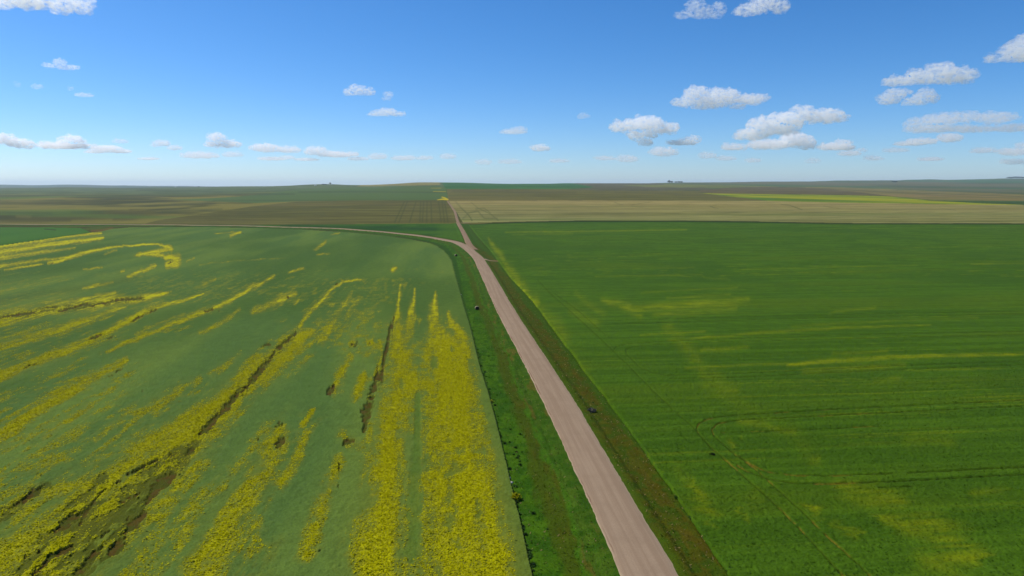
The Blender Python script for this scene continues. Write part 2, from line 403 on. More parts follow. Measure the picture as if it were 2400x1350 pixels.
BARE_L = [
    ([(922, 746, 1.5), (916, 775, 2.2), (911, 808, 4), (897, 850, 6), (895, 875, 6), (884, 900, 8), (874, 935, 10), (858, 968, 14), (860, 985, 12), (853, 1012, 6)], 1),
    ([(826, 1036, 6), (812, 1041, 7)], .95),
    ([(694, 783, 5), (672, 802, 4), (652, 822, 4.5)], 1), ([(645, 832, 4), (620, 860, 6), (588, 899, 9)], 1), ([(583, 907, 4), (560, 928, 5), (534, 958, 8), (508, 986, 6), (488, 1010, 9), (470, 1026, 7)], .95),
    ([(455, 1052, 8), (440, 1064, 6), (395, 1073, 7)], .8), ([(380, 1080, 5), (340, 1096, 4), (300, 1120, 4)], .75), ([(285, 1132, 4), (272, 1143, 4)], .9),
    ([(405, 1118, 9), (385, 1134, 14), (362, 1156, 14), (345, 1172, 8)], 1), ([(328, 1160, 8), (290, 1175, 9)], .9), ([(340, 1206, 10), (310, 1236, 13), (285, 1272, 15), (268, 1296, 12)], 1),
    ([(250, 1150, 4), (225, 1176, 5), (195, 1215, 6), (185, 1226, 5)], .75), ([(180, 1212, 8), (150, 1232, 13), (130, 1250, 7)], 1), ([(100, 1150, 6), (82, 1162, 11), (60, 1176, 8)], 1), ([(45, 1182, 4), (20, 1196, 4)], .8),
    ([(170, 1290, 8), (120, 1310, 7), (85, 1350, 8)], .85), ([(240, 1280, 8), (200, 1330, 10), (170, 1360, 12)], .8), ([(90, 1296, 5)], .8), ([(60, 1310, 5)], .7), ([(300, 1220, 8), (240, 1262, 9)], .6),
    ([(335, 699, 3), (300, 702, 3.6), (270, 704, 3)], 1), ([(262, 707, 1.6), (215, 718, 2)], .9), ([(208, 711, 2.2), (180, 719, 3), (142, 730, 2)], .95), ([(140, 718, 1.8), (85, 727, 2.2)], .85), ([(80, 732, 2.5), (30, 740, 3), (0, 746, 3)], .9),
    ([(364, 727, 2), (345, 738, 2.6), (310, 755, 2.6)], .95), ([(236, 787, 4), (222, 793, 5), (205, 799, 3)], 1), ([(264, 792, 2.5), (254, 797, 2)], .9), ([(84, 857, 2.5), (62, 867, 2.5)], .9),
    ([(500, 726, 3), (482, 733, 3)], .9), ([(518, 730, 2)], .8), ([(674, 699, 3.2)], 1), ([(795, 662, 2), (790, 666, 1.6)], .8), ([(738, 727, 2.2)], .8), ([(400, 615, 2.6), (394, 618, 1.6)], 1), ([(128, 617, 2), (110, 619, 1.5)], .8), ([(568, 549, 1.3)], .8),
    ([(630, 812, 4), (612, 818, 4)], .85), ([(776, 912, 6), (770, 926, 8)], 1), ([(658, 1003, 8), (648, 1006, 5)], .7), ([(662, 1036, 9), (652, 1050, 9)], .95), ([(602, 1032, 4)], .7), ([(835, 808, 5), (824, 815, 5)], .8), ([(872, 808, 3)], .7),
    ([(794, 1096, 5), (790, 1110, 4)], .8), ([(790, 1150, 6)], .8), ([(480, 771, 2.5)], .7), ([(930, 631, 2.2)], .8), ([(289, 870, 2), (255, 890, 2)], .6), ([(120, 1030, 3), (108, 1034, 2)], .6), ([(340, 920, 3)], .5), ([(752, 1296, 6)], .6),
]
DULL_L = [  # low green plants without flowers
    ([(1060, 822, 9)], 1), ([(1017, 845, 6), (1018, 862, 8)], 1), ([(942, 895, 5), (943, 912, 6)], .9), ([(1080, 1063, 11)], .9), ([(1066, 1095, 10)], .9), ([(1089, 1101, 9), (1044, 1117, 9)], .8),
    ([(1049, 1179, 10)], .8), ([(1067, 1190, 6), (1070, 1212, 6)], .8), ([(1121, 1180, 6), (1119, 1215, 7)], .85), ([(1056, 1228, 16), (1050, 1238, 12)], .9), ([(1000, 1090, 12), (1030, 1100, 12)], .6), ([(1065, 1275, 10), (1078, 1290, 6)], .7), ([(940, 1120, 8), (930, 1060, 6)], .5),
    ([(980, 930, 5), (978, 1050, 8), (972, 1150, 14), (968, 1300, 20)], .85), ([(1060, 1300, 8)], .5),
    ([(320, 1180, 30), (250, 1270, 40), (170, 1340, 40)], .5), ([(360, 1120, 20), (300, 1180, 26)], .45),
]
SWALE_L = [([(330, 648, 6), (250, 668, 8), (100, 690, 8), (0, 706, 9), (-100, 720, 10)], .8), ([(640, 660, 10), (480, 690, 12), (300, 700, 10)], .35), ([(420, 580, 5), (520, 560, 4)], .35)]

WEED_SHADE_L = [([(470, 1030, 10), (420, 1080, 22), (350, 1140, 34), (270, 1220, 46), (190, 1300, 56), (120, 1370, 60)], 1), ([(250, 1120, 10), (170, 1210, 22), (110, 1290, 26), (60, 1350, 30)], .8),
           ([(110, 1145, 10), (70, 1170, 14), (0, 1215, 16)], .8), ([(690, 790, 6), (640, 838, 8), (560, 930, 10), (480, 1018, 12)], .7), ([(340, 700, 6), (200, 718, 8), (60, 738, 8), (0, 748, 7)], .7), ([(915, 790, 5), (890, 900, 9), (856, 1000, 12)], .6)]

YEL_R = [
    ([(1130, 560, 3), (1148, 585, 5), (1165, 600, 8), (1175, 612, 7)], .8), ([(1183, 622, 7), (1196, 638, 9), (1206, 650, 10), (1222, 675, 10), (1238, 700, 9), (1248, 715, 6)], .78), ([(1262, 732, 10), (1290, 765, 14), (1310, 800, 14)], .38), ([(1330, 840, 16), (1380, 890, 16)], .2),
    ([(1420, 706, 5), (1470, 722, 10), (1500, 742, 8)], .62), ([(1480, 728, 6), (1580, 722, 10), (1700, 712, 10), (1760, 706, 6)], .62), ([(1530, 742, 5), (1640, 736, 6), (1720, 728, 5)], .5), ([(1560, 704, 3), (1700, 694, 3)], .4),
    ([(1400, 760, 12), (1330, 730, 10)], .3), ([(1560, 802, 2.5), (1700, 793, 3), (1860, 779, 3.5), (2000, 771, 3), (2190, 766, 2)], .5), ([(1500, 790, 2), (1660, 782, 2.5)], .45),
    ([(1840, 858, 3.5), (1930, 850, 5), (2044, 843, 5), (2200, 838, 4), (2400, 833, 3)], .95), ([(1600, 866, 3), (1720, 860, 3), (1840, 854, 3)], .45), ([(1880, 872, 7), (2000, 866, 8), (2120, 860, 6)], .42), ([(1640, 826, 5), (1760, 818, 4)], .45), ([(1960, 832, 4), (2080, 826, 3)], .35), ([(2050, 897, 6), (2110, 892, 6)], .38),
    ([(1560, 775, 12), (1610, 828, 14), (1680, 914, 18), (1720, 920, 14)], .34), ([(1690, 925, 18), (1780, 985, 22), (1860, 1025, 20), (1910, 1090, 18)], .15), ([(1740, 992, 9), (1790, 1000, 9), (1850, 1020, 10)], .4), ([(1700, 1040, 6), (1720, 1052, 7)], .45), ([(1745, 1033, 5)], .4), ([(1910, 1085, 12)], .4),
    ([(1980, 1150, 16), (2040, 1170, 26), (2110, 1192, 20)], .5), ([(2070, 1228, 12), (2140, 1238, 28), (2180, 1252, 34), (2220, 1288, 40), (2260, 1312, 30), (2300, 1326, 12)], .74), ([(2180, 1320, 30), (2240, 1350, 20)], .42),
    ([(1895, 1195, 8), (1915, 1212, 12)], .55), ([(1618, 1140, 10), (1645, 1180, 14), (1668, 1222, 12), (1676, 1240, 6)], .55), ([(1580, 1110, 12), (1640, 1160, 16)], .25), ([(1760, 1165, 12), (1770, 1190, 10)], .25), ([(1735, 1200, 5), (1736, 1225, 6)], .4), ([(2280, 1165, 8), (2350, 1155, 8)], .35), ([(1960, 1240, 10), (2010, 1262, 9)], .35),
    ([(2140, 640 + 400, 16), (2230, 1045, 14)], .25), ([(1180, 546, 1.6), (1350, 544, 2), (1600, 540, 1.6)], .55), ([(1200, 552, 1.5), (1330, 549, 1.5)], .3), ([(1900, 537, 1.2), (2400, 534, 1.2)], .2),
    ([(1740, 634, 1.2), (2000, 628, 1.2), (2160, 624, 1.2)], .35), ([(2280, 622, 1.3), (2400, 620, 1.3)], .42), ([(1400, 632, 1.5), (1620, 628, 1.5)], .3), ([(1400, 650, 1.5), (1640, 646, 1.6)], .35), ([(1700, 658, 2), (1640, 650, 1.6)], .25), ([(1940, 740, 3), (2040, 724, 4)], .3), ([(1500, 690, 2), (1720, 676, 2)], .3),
    ([(1340, 690, 6), (1420, 740, 8)], .28), ([(1850, 770, 3), (2100, 755, 3), (2300, 748, 2)], .25),
]
TRAM_R = [[(2560, 934), (2400, 943), (2100, 957), (1849, 971), (1740, 978), (1690, 982), (1655, 989), (1636, 1000), (1632, 1012), (1640, 1026), (1672, 1060), (1711, 1094), (1733, 1114), (1822, 1194), (1884, 1257), (1956, 1337), (2030, 1420)],
          [(2560, 949), (2400, 957), (2100, 971), (1884, 983), (1760, 988), (1710, 993), (1680, 1000), (1668, 1012), (1674, 1028), (1716, 1066), (1764, 1101), (1804, 1137), (1876, 1203), (1947, 1274), (2013, 1332), (2090, 1410)],
          [(2560, 1092), (2400, 1101), (2089, 1117), (1950, 1122), (1867, 1122), (1815, 1116), (1782, 1107), (1756, 1093), (1730, 1072)],
          [(2560, 1110), (2400, 1119), (2133, 1133), (1956, 1141), (1867, 1141), (1813, 1133), (1778, 1122), (1751, 1112), (1728, 1098)],
          [(2560, 775), (2400, 780), (2100, 786), (1700, 797), (1540, 805), (1470, 810), (1446, 816), (1437, 825), (1446, 836), (1470, 858), (1530, 920), (1600, 985), (1634, 1016)],
          [(2400, 788), (2100, 794), (1700, 805), (1530, 812), (1485, 817), (1466, 824), (1468, 834), (1500, 866), (1528, 878), (1565, 885), (1700, 881), (2100, 862), (2400, 850), (2560, 843)],
          [(1560, 893), (1720, 889), (2100, 871), (2400, 859)], [(1400, 756), (1500, 753), (1700, 746), (2100, 738), (2400, 732)], [(1420, 764), (1700, 754), (2100, 745), (2400, 739)],
          [(1262, 660), (1290, 690), (1340, 735), (1400, 790), (1437, 826)], [(2060, 1150), (2140, 1147)], [(1690, 1020), (1900, 1013), (2060, 1005)], [(1300, 690), (1360, 735), (1420, 790)]]

STRIPE_I = [([(x0, 521, 1.5), (x1, 472, 1.1)], .9) for x0, x1 in ((1042, 1036), (1050, 1042), (1034, 1028), (990, 993), (984, 986), (1000, 1001), (1012, 1010), (935, 955), (925, 948), (960, 975))] + \
           [([(300, 523, 2), (520, 512, 3), (760, 500, 3)], .3), ([(560, 500, 3), (760, 487, 3), (900, 480, 2)], .3)]
DARK_TAN = [([(1066, 472, .4), (1078, 486, .6), (1090, 497, .7), (1102, 510, .9), (1106, 518, .8)], 1), ([(1069, 472, .4), (1082, 487, .5), (1098, 503, .7), (1108, 518, .7)], .8), ([(1104, 474, .5), (1120, 488, .8), (1150, 502, 1), (1168, 517, 1)], .8),
            ([(1095, 500, 1.5), (1120, 495, 1.5), (1135, 512, 1.2), (1165, 512, 1.2)], .7), ([(1115, 490, 1), (1135, 488, .8), (1150, 500, .8)], .8), ([(1085, 512, 1.5), (1100, 500, 1)], .5),
            ([(1440, 474, .5), (1452, 479, .5), (1460, 480, .4)], .9), ([(1530, 473, .4), (1500, 477, .6), (1480, 481, .4)], .8), ([(1480, 484, .4), (1520, 489, .4)], .5), ([(1664, 483, .7), (1672, 487, .7), (1684, 489, .4)], 1), ([(1680, 480, .4), (1668, 484, .5)], .7),
            ([(1830, 480, .5), (1850, 481, .6), (1864, 486, .9), (1880, 492, .6)], 1), ([(1930, 483, .5), (1952, 487, .5), (1970, 489, .4)], .8), ([(1780, 482, .4), (1790, 485, .4)], .5), ([(1600, 496, .7), (1750, 495, .5), (1860, 494, .6)], .4), ([(1300, 501, .6), (1600, 499, .8)], .3),
            ([(2200, 487, .5), (2240, 493, .6)], .5)]


def stretched(u, v, su, sv, seed, octv=4):
    return fbm(u / su, v / sv, seed, octv)


# ------------------------------------------------------------------ materials
def new_mat(name):
    m = bpy.data.materials.new(name); m.use_nodes = True
    nt = m.node_tree; nt.nodes.clear()
    out = nt.nodes.new("ShaderNodeOutputMaterial")
    b = nt.nodes.new("ShaderNodeBsdfPrincipled")
    b.inputs["Roughness"].default_value = 0.9
    b.inputs["Specular IOR Level"].default_value = 0.03
    nt.links.new(b.outputs[0], out.inputs[0])
    return m, nt, b


def node(nt, t, **kw):
    n = nt.nodes.new(t)
    for k, v in kw.items():
        setattr(n, k, v)
    return n


def math_n(nt, op, a, b=None, c=None, clamp=False):
    n = node(nt, "ShaderNodeMath", operation=op, use_clamp=clamp)
    for i, s in enumerate((a, b, c)):
        if s is None:
            continue
        if isinstance(s, (int, float)):
            n.inputs[i].default_value = s
        else:
            nt.links.new(s, n.inputs[i])
    return n.outputs[0]


def mixc(nt, fac, a, b, blend="MIX"):
    n = node(nt, "ShaderNodeMix", data_type="RGBA", blend_type=blend)
    for s, i in ((fac, 0), (a, 6), (b, 7)):
        if isinstance(s, (int, float)):
            n.inputs[i].default_value = s
        elif isinstance(s, (tuple, list, np.ndarray)):
            n.inputs[i].default_value = tuple(s) + (1.0,) if len(s) == 3 else tuple(s)
        else:
            nt.links.new(s, n.inputs[i])
    return n.outputs[2]


def noise_n(nt, scale, detail=3, rough=0.55, vec=None, stretch=None, rot=0.0):
    tc = node(nt, "ShaderNodeTexCoord")
    src = tc.outputs["Object"]
    if stretch is not None or rot:
        mp = node(nt, "ShaderNodeMapping")
        mp.inputs["Rotation"].default_value = (0, 0, rot)
        mp.inputs["Scale"].default_value = stretch or (1, 1, 1)
        nt.links.new(src, mp.inputs[0]); src = mp.outputs[0]
    n = node(nt, "ShaderNodeTexNoise")
    n.inputs["Scale"].default_value = scale
    n.inputs["Detail"].default_value = detail
    n.inputs["Roughness"].default_value = rough
    nt.links.new(src, n.inputs["Vector"])
    return n.outputs["Fac"]


def attr(nt, name, col=True):
    a = node(nt, "ShaderNodeAttribute", attribute_name=name)
    return a.outputs["Color"] if col else a.outputs["Fac"]


def ramp01(nt, src, lo, hi):
    n = node(nt, "ShaderNodeMapRange", interpolation_type="SMOOTHSTEP")
    nt.links.new(src, n.inputs[0])
    for i, s in ((1, lo), (2, hi)):
        if isinstance(s, (int, float)):
            n.inputs[i].default_value = s
        else:
            nt.links.new(s, n.inputs[i])
    return n.outputs[0]


FLOWER = lin(174, 171, 2) * np.array([.83, .83, .5])


def field_mat(name, amount=0.45, flower=True, fcol=FLOWER, fine=3.2, bump=0.5, stretch=None, rot=0.0):
    m, nt, b = new_mat(name)
    base = attr(nt, "albedo")
    n1 = noise_n(nt, fine, 3, 0.65, stretch=stretch, rot=rot)
    n2 = noise_n(nt, 0.35, 4, 0.6, stretch=stretch, rot=rot)
    k = math_n(nt, "ADD", math_n(nt, "MULTIPLY", math_n(nt, "SUBTRACT", n1, 0.5), amount * 2.2), math_n(nt, "MULTIPLY", math_n(nt, "SUBTRACT", n2, 0.5), amount * 1.3))
    k = math_n(nt, "ADD", k, 1.0)
    vm = node(nt, "ShaderNodeVectorMath", operation="SCALE")
    nt.links.new(base, vm.inputs[0]); nt.links.new(k, vm.inputs["Scale"])
    c = vm.outputs[0]
    if flower:
        bl = attr(nt, "bloom", False)
        nf = noise_n(nt, 7.5, 2, 0.7)
        nf2 = noise_n(nt, 1.1, 3, 0.6)
        nn = math_n(nt, "ADD", math_n(nt, "MULTIPLY", nf, 0.55), math_n(nt, "MULTIPLY", nf2, 0.45))
        th = math_n(nt, "SUBTRACT", 0.755, math_n(nt, "MULTIPLY", bl, 0.36))
        fl = ramp01(nt, math_n(nt, "SUBTRACT", nn, th), -0.10, 0.13)
        fl = math_n(nt, "MULTIPLY", fl, math_n(nt, "MULTIPLY", math_n(nt, "GREATER_THAN", bl, 0.02), 0.85))
        c = mixc(nt, fl, c, fcol)
    nt.links.new(c, b.inputs["Base Color"])
    if bump:
        bp = node(nt, "ShaderNodeBump"); bp.inputs["Strength"].default_value = bump
        bp.inputs["Distance"].default_value = 0.25
        nt.links.new(n1, bp.inputs["Height"]); nt.links.new(bp.outputs[0], b.inputs["Normal"])
    return m


# ------------------------------------------------------------------ object helpers
def tag(o, label=None, cat=None, group=None, kind=None):
    if label: o["label"] = label
    if cat: o["category"] = cat
    if group: o["group"] = group
    if kind: o["kind"] = kind
    return o


def mesh_np(name, V, Fq, mat, attrs=None, parent=None, smooth_shade=True, link=True):
    V = np.asarray(V, np.float32); Fq = np.asarray(Fq, np.int32)
    me = bpy.data.meshes.new(name)
    n = Fq.shape[1]
    me.vertices.add(len(V)); me.vertices.foreach_set("co", V.ravel())
    me.loops.add(Fq.size); me.loops.foreach_set("vertex_index", Fq.ravel())
    me.polygons.add(len(Fq))
    me.polygons.foreach_set("loop_start", np.arange(0, Fq.size, n, dtype=np.int32))
    me.polygons.foreach_set("use_smooth", np.full(len(Fq), smooth_shade, bool))
    for k, a in (attrs or {}).items():
        a = np.asarray(a, np.float32)
        if a.ndim == 2:
            at = me.attributes.new(k, "FLOAT_COLOR", "POINT")
            at.data.foreach_set("color", np.concatenate([a, np.ones((len(a), 1), np.float32)], 1).ravel())
        else:
            at = me.attributes.new(k, "FLOAT", "POINT")
            at.data.foreach_set("value", a)
    me.update(calc_edges=True)
    me.validate()
    if mat: me.materials.append(mat)
    o = bpy.data.objects.new(name, me)
    if link: COL.objects.link(o)
    if parent: o.parent = parent
    return o


BASE_TINT = np.array([.62, .555, .225])


def region(name, k, mat, crop, colour_fn, label=None, cat=None, kind="stuff", tint=(1, 1, 1)):
    """one field: the grid cells of region k, raised to the crop's height inside and flush with its neighbours at the border"""
    sel = np.nonzero(lab == k)[0]
    if len(sel) == 0:
        return None
    f0 = fi[sel]
    quads = np.stack([f0, f0 + 1, f0 + NC + 1, f0 + NC], 1)
    cnt = np.bincount(quads.ravel(), minlength=len(gx))
    used = np.nonzero(cnt)[0]
    remap = np.full(len(gx), -1, np.int64); remap[used] = np.arange(len(used))
    inner = cnt[used] >= 4
    q = dict(x=gx[used], y=gy[used], px=ppx[used], py=ppy[used], u=gu[used], v=gv[used], dm=DM[used], dl=DL[used], inner=inner)
    col, bloom, h = colour_fn(q)
    col = col * BASE_TINT * np.array(tint)
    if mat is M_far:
        col = col * np.array([1.10, 1.14, 1.6])  # distant fields: extra blue in the colour stands for haze
    z = gz[used] + np.where(inner, crop * h, 0.0)
    o = mesh_np(name, np.stack([q["x"], q["y"], z], 1), remap[quads], mat, {"albedo": np.clip(col, 0.002, 0.95), "bloom": np.clip(bloom, 0, 1)})
    return tag(o, label, cat, None, kind)


def bumps(q, scale, seed):
    return fbm(q["x"] / scale, q["y"] / scale, seed, 3)


# ------------------------------------------------------------------ the crops
def warp(q, au, av, seed, su=4.0, sv=10.0):
    """photo coordinates of each place after wandering a little along and across the rows"""
    k = np.clip(q["y"] / 180.0, 0.6, 5.0)
    du = au * k * (fbm(q["u"] / (su * k), q["v"] / (sv * k), seed, 4, 0.62) - 0.5) * 2
    dv = av * k * (fbm(q["u"] / (su * k), q["v"] / (sv * k), seed + 7, 4, 0.62) - 0.5) * 2
    x = q["x"] + du * UDIR[0] + dv * RDIR[0]; y = np.maximum(q["y"] + du * UDIR[1] + dv * RDIR[1], 30)
    return project(x, y, np.zeros_like(x))


def left_colour(q):
    g = mix(lin(74, 113, 66), lin(88, 124, 66), sstep(.3, .7, stretched(q["u"], q["v"], 14, 120, 11)))
    g = mix(g, lin(62, 100, 50), sstep(.45, .75, stretched(q["u"], q["v"], 60, 160, 12)) * .7)
    wx_, wy_ = warp(q, 1.5, 5.0, 21)
    yel = strokes(wx_, wy_, YEL_L, 0.75)
    streak = stretched(q["u"], q["v"], 1.5, 15, 13, 5)
    patch = stretched(q["u"], q["v"], 20, 80, 14, 4)
    clump = fbm(q["x"] / 1.7, q["y"] / 2.6, 19, 5, .66)
    mid = fbm(q["u"] / 5.0, q["v"] / 11.0, 15, 4, .6)
    nearf = 1 - .6 * sstep(330, 620, q["y"])
    bx, by = warp(q, 1.1, 2.6, 25, 1.3, 3.4)
    bare = strokes(bx, by, BARE_L, 0.8)
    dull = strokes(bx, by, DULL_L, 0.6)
    bias = np.maximum(yel, .36 * sstep(.42, .66, patch) * (1 - sstep(240, 380, q["y"])) * sstep(-8, -22, q["u"] + 4))
    bias = np.maximum(bias, .17 * (1 - sstep(300, 480, q["y"])) * sstep(.36, .55, stretched(q["u"], q["v"], 45, 70, 29, 3)))
    val = 1.22 * bias + (1.3 * (streak - .5) + 1.3 * (clump - .5) + .8 * (mid - .5)) * (.45 + .55 * nearf)
    val = val + (1.5 * (stretched(q["u"], q["v"], 7, 34, 27, 4) - .5) + .9 * (fbm(q["x"] / 16, q["y"] / 26, 28, 3) - .5)) * (1 - nearf) / .6
    bloom = np.clip((val - .16) / 1.25, 0, 1) ** .9 * sstep(.02, .2, bias)
    bloom = bloom * (1 - 0.85 * dull)
    edge = 1 - sstep(1.0, 4.0, np.abs(q["dm"]) - 14.5)
    near_edge = np.where(np.abs(q["dm"]) < 30, edge, 0.0) * (q["dm"] < 0)
    bloom = bloom * (1 - 0.9 * near_edge)
    rag = fbm(q["x"] / .9, q["y"] / 1.3, 17, 4, .65) - .5
    big = fbm(q["u"] / 3.0, q["v"] / 5.0, 18, 3) - .5
    bare_s = sstep(.44, .74, bare + (1.5 * rag + .9 * big) * sstep(.06, .3, bare))
    bloom = np.where(bare_s > .2, bloom * (1 - bare_s), bloom)
    weed_shade = strokes(bx, by, WEED_SHADE_L, 0.8)
    mott = sstep(.44, .60, fbm(q["u"] / 1.3, q["v"] / 3.2, 23, 4, .62) + .26 * weed_shade - .13) * sstep(.15, .5, weed_shade)
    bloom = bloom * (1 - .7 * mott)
    soil = mix(lin(76, 68, 34), lin(66, 80, 28), sstep(.38, .58, fbm(q["x"] / 1.1, q["y"] / 1.8, 16, 4, .65)))
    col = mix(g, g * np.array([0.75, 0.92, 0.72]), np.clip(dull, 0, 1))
    col = mix(col, lin(66, 96, 50), strokes(wx_, wy_, SWALE_L, 0.9) * .55)
    col = mix(col, lin(102, 122, 46), np.clip(yel * 1.15, 0, 1) * .6)
    # dark weeds and the shadows among them, put together into one olive colour
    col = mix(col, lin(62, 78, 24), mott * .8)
    col = mix(col, soil, bare_s * .9)
    # thick flower cover further away reads as one colour
    farf = sstep(230, 420, q["y"])
    col = mix(col, lin(124, 134, 34), np.clip(bloom * 1.2, 0, 1) * .75)
    col = mix(col, FLOWER / BASE_TINT * .75, bloom * farf * .4)
    h = 1 - .9 * sstep(0, 1, .5 * bare_s + .5 * sstep(.25, .7, bare)) * sstep(0, .4, bare_s) - .25 * dull - .42 * mott + .25 * (bumps(q, 2.2, 31) - .5) + .45 * (bumps(q, .7, 32) - .5) * (1 - sstep(150, 320, q["y"]))
    return col, bloom, np.clip(h, 0.03, 1.4)


def patch_colour(q):
    g = mix(lin(56, 104, 38), lin(72, 114, 46), stretched(q["u"], q["v"], 40, 60, 41))
    dark = strokes(q["px"], q["py"], [([(105, 538, 1), (130, 540, 1.3)], 1), ([(200, 538, 2), (215, 540, 2)], .7)], .6)
    return mix(g, lin(52, 74, 40), dark), np.zeros(len(g)), np.ones(len(g))


def right_colour(q):
    lanes = stretched(q["u"], q["v"], 60, 1.6, 51, 4)
    g = mix(lin(58, 98, 36), lin(68, 110, 42), sstep(.35, .65, lanes))
    g = mix(g, lin(74, 108, 34), sstep(.5, .8, stretched(q["u"], q["v"], 120, 12, 52)) * .6)
    g = mix(g, lin(54, 94, 44), sstep(.5, .75, fbm(q["x"] / 60, q["y"] / 60, 53, 4)) * .6)
    wx_, wy_ = warp(q, 4.0, 1.2, 55, 8.0, 2.5)
    yel = strokes(wx_, wy_, YEL_R, 0.9)
    streak = stretched(q["u"], q["v"], 26, 0.8, 56, 5)
    mod = .62 + 1.1 * (streak - .5) + .9 * (fbm(q["x"] / 5, q["y"] / 4, 57, 4) - .5)
    bloom = np.clip(1.25 * yel * np.clip(mod, 0.1, 1.2), 0, 1)
    thin = sstep(.62, .8, stretched(q["u"], q["v"], 45, .9, 58, 4)) * sstep(.5, .65, stretched(q["u"], q["v"], 110, 22, 59)) * .32 * (1 - sstep(480, 640, q["y"]))
    bloom = np.maximum(bloom, thin)
    g = mix(g, lin(122, 146, 26), np.clip(bloom * 1.1, 0, 1) * .75)
    tr = np.zeros(len(q["x"]))
    jx = (fbm(q["x"] / 3.0, q["y"] / 3.0, 60, 3) - .5) * 3
    for i, line in enumerate(TRAM_R):
        wdt = [(a, b, max(.7, (b - 432) / 400.0 * (.9 if i < 4 else .75))) for a, b in line]
        tr = np.maximum(tr, strokes(q["px"] + jx, q["py"] + jx * .4, [(wdt, 1.0 if i < 4 else .75)], .5))
    gaps = fbm(q["x"] / 2.0, q["y"] / 2.0, 61, 3)
    tr = tr * sstep(.25, .5, gaps + .12)
    soil = mix(lin(46, 66, 24), lin(118, 104, 70), sstep(.56, .7, fbm(q["x"] / 4.0, q["y"] / 4.0, 62, 3)) * sstep(940, 1010, q["py"]) * (q["px"] < 2050))
    col = mix(g, soil, tr * .7)
    rim = strokes(q["px"], q["py"], [([(1102, 527, .8), (1150, 523.9, 1.8), (1250, 520.6, 1.9), (1350, 519.2, 1.9), (1600, 519, 2), (1750, 520.3, 2.1), (1860, 522.5, 2.1), (1950, 524.4, 2.1), (2400, 525.3, 2.1), (2560, 525.4, 2.1)], 1)], .7)
    col = mix(col, lin(30, 44, 20), rim * .9)
    bloom = bloom * (1 - tr)
    h = 1 - .45 * tr + .16 * (bumps(q, 1.6, 63) - .5) + .40 * (bumps(q, .6, 64) - .5) * (1 - sstep(150, 320, q["y"])) + .06 * (lanes - .5)
    return col, bloom * .62, np.clip(h, 0.05, 1.3)


def meadow_colour(q):
    n = fbm(q["x"] / 30, q["y"] / 45, 71, 4)
    g = mix(lin(44, 88, 34), lin(66, 108, 36), sstep(.35, .65, n))
    dl = np.abs(q["dl"])
    g = mix(g, lin(74, 112, 36), (1 - sstep(10, 40, dl)) * .6)
    g = mix(g, lin(42, 80, 42), strokes(q["px"], q["py"], [([(660, 530, 2), (900, 534, 4), (1020, 538, 4)], .8)], .9))
    return g, np.zeros(len(g)), .7 + .6 * n


def verge_colour(q):
    d = np.abs(q["dm"]); L = q["dm"] < 0
    n = stretched(q["u"], q["v"], 1.2, 6, 81, 4); m = fbm(q["x"] / 1.4, q["y"] / 1.4, 82, 4); w = stretched(q["u"], q["v"], 6, 40, 83)
    dw = d + (n - .5) * 2.6 + (w - .5) * 2.5
    near_road = mix(lin(50, 88, 26), lin(66, 98, 40), sstep(.35, .7, m))
    near_road = mix(near_road, lin(104, 92, 62), sstep(.60, .74, stretched(q["u"], q["v"], 1.5, 9, 84)) * .55)
    ditchc = mix(lin(66, 78, 18), lin(78, 74, 26), sstep(.5, .8, n))
    ditchc = mix(ditchc, lin(64, 86, 24), sstep(.45, .7, w) * .6)
    bright = mix(lin(50, 92, 20), lin(68, 110, 28), sstep(.3, .7, m))
    bright = mix(bright, lin(46, 88, 24), sstep(.5, .7, fbm(q["x"] / 5, q["y"] / 9, 85, 3)) * .7)
    cl = mix(near_road, lin(66, 112, 34), sstep(6.6, 7.4, dw) * .8)
    cl = mix(cl, ditchc, sstep(7.4, 8.3, dw) * .72)
    cl = mix(cl, bright, sstep(9.8, 11.4, dw))
    cl = mix(cl, lin(44, 78, 30), sstep(14.6, 15.6, d) * .8)
    cr = mix(lin(60, 84, 18), lin(74, 82, 20), sstep(.35, .65, m))
    cr = mix(cr, lin(82, 76, 34), sstep(.54, .72, stretched(q["u"], q["v"], 1.6, 5, 86)) * sstep(5.5, 7.0, dw) * .6)
    cr = mix(cr, lin(66, 94, 30), (1 - sstep(4.6, 6.0, dw)) * .7)
    cr = mix(cr, lin(58, 90, 30), sstep(9.6, 11.2, dw))
    col = mix(cr, cl, L.astype(float))
    farv = mix(lin(72, 92, 44), lin(66, 70, 44), sstep(.4, .6, fbm(q["x"] / 25, q["y"] / 25, 87)))
    col = mix(col, farv, sstep(17, 24, np.minimum(d, np.abs(q["dl"]) + 8)))
    # scorched ditch reads brown beside the bend
    brown = strokes(q["px"], q["py"], [([(262, 536, 3), (240, 541, 3), (215, 541, 2)], .8), ([(1158, 611.5, 1.5), (1185, 613, 2)], .8)], .8)
    col = mix(col, lin(110, 92, 70), brown * .8)
    t = .5 + 1.0 * (m - .3) + .8 * (n - .5)
    far_from_road = sstep(4.7, 5.6, np.minimum(d, np.abs(q["dl"]) + 1.2))
    return col, np.zeros(len(col)), np.clip(t, .05, 1.6) * far_from_road


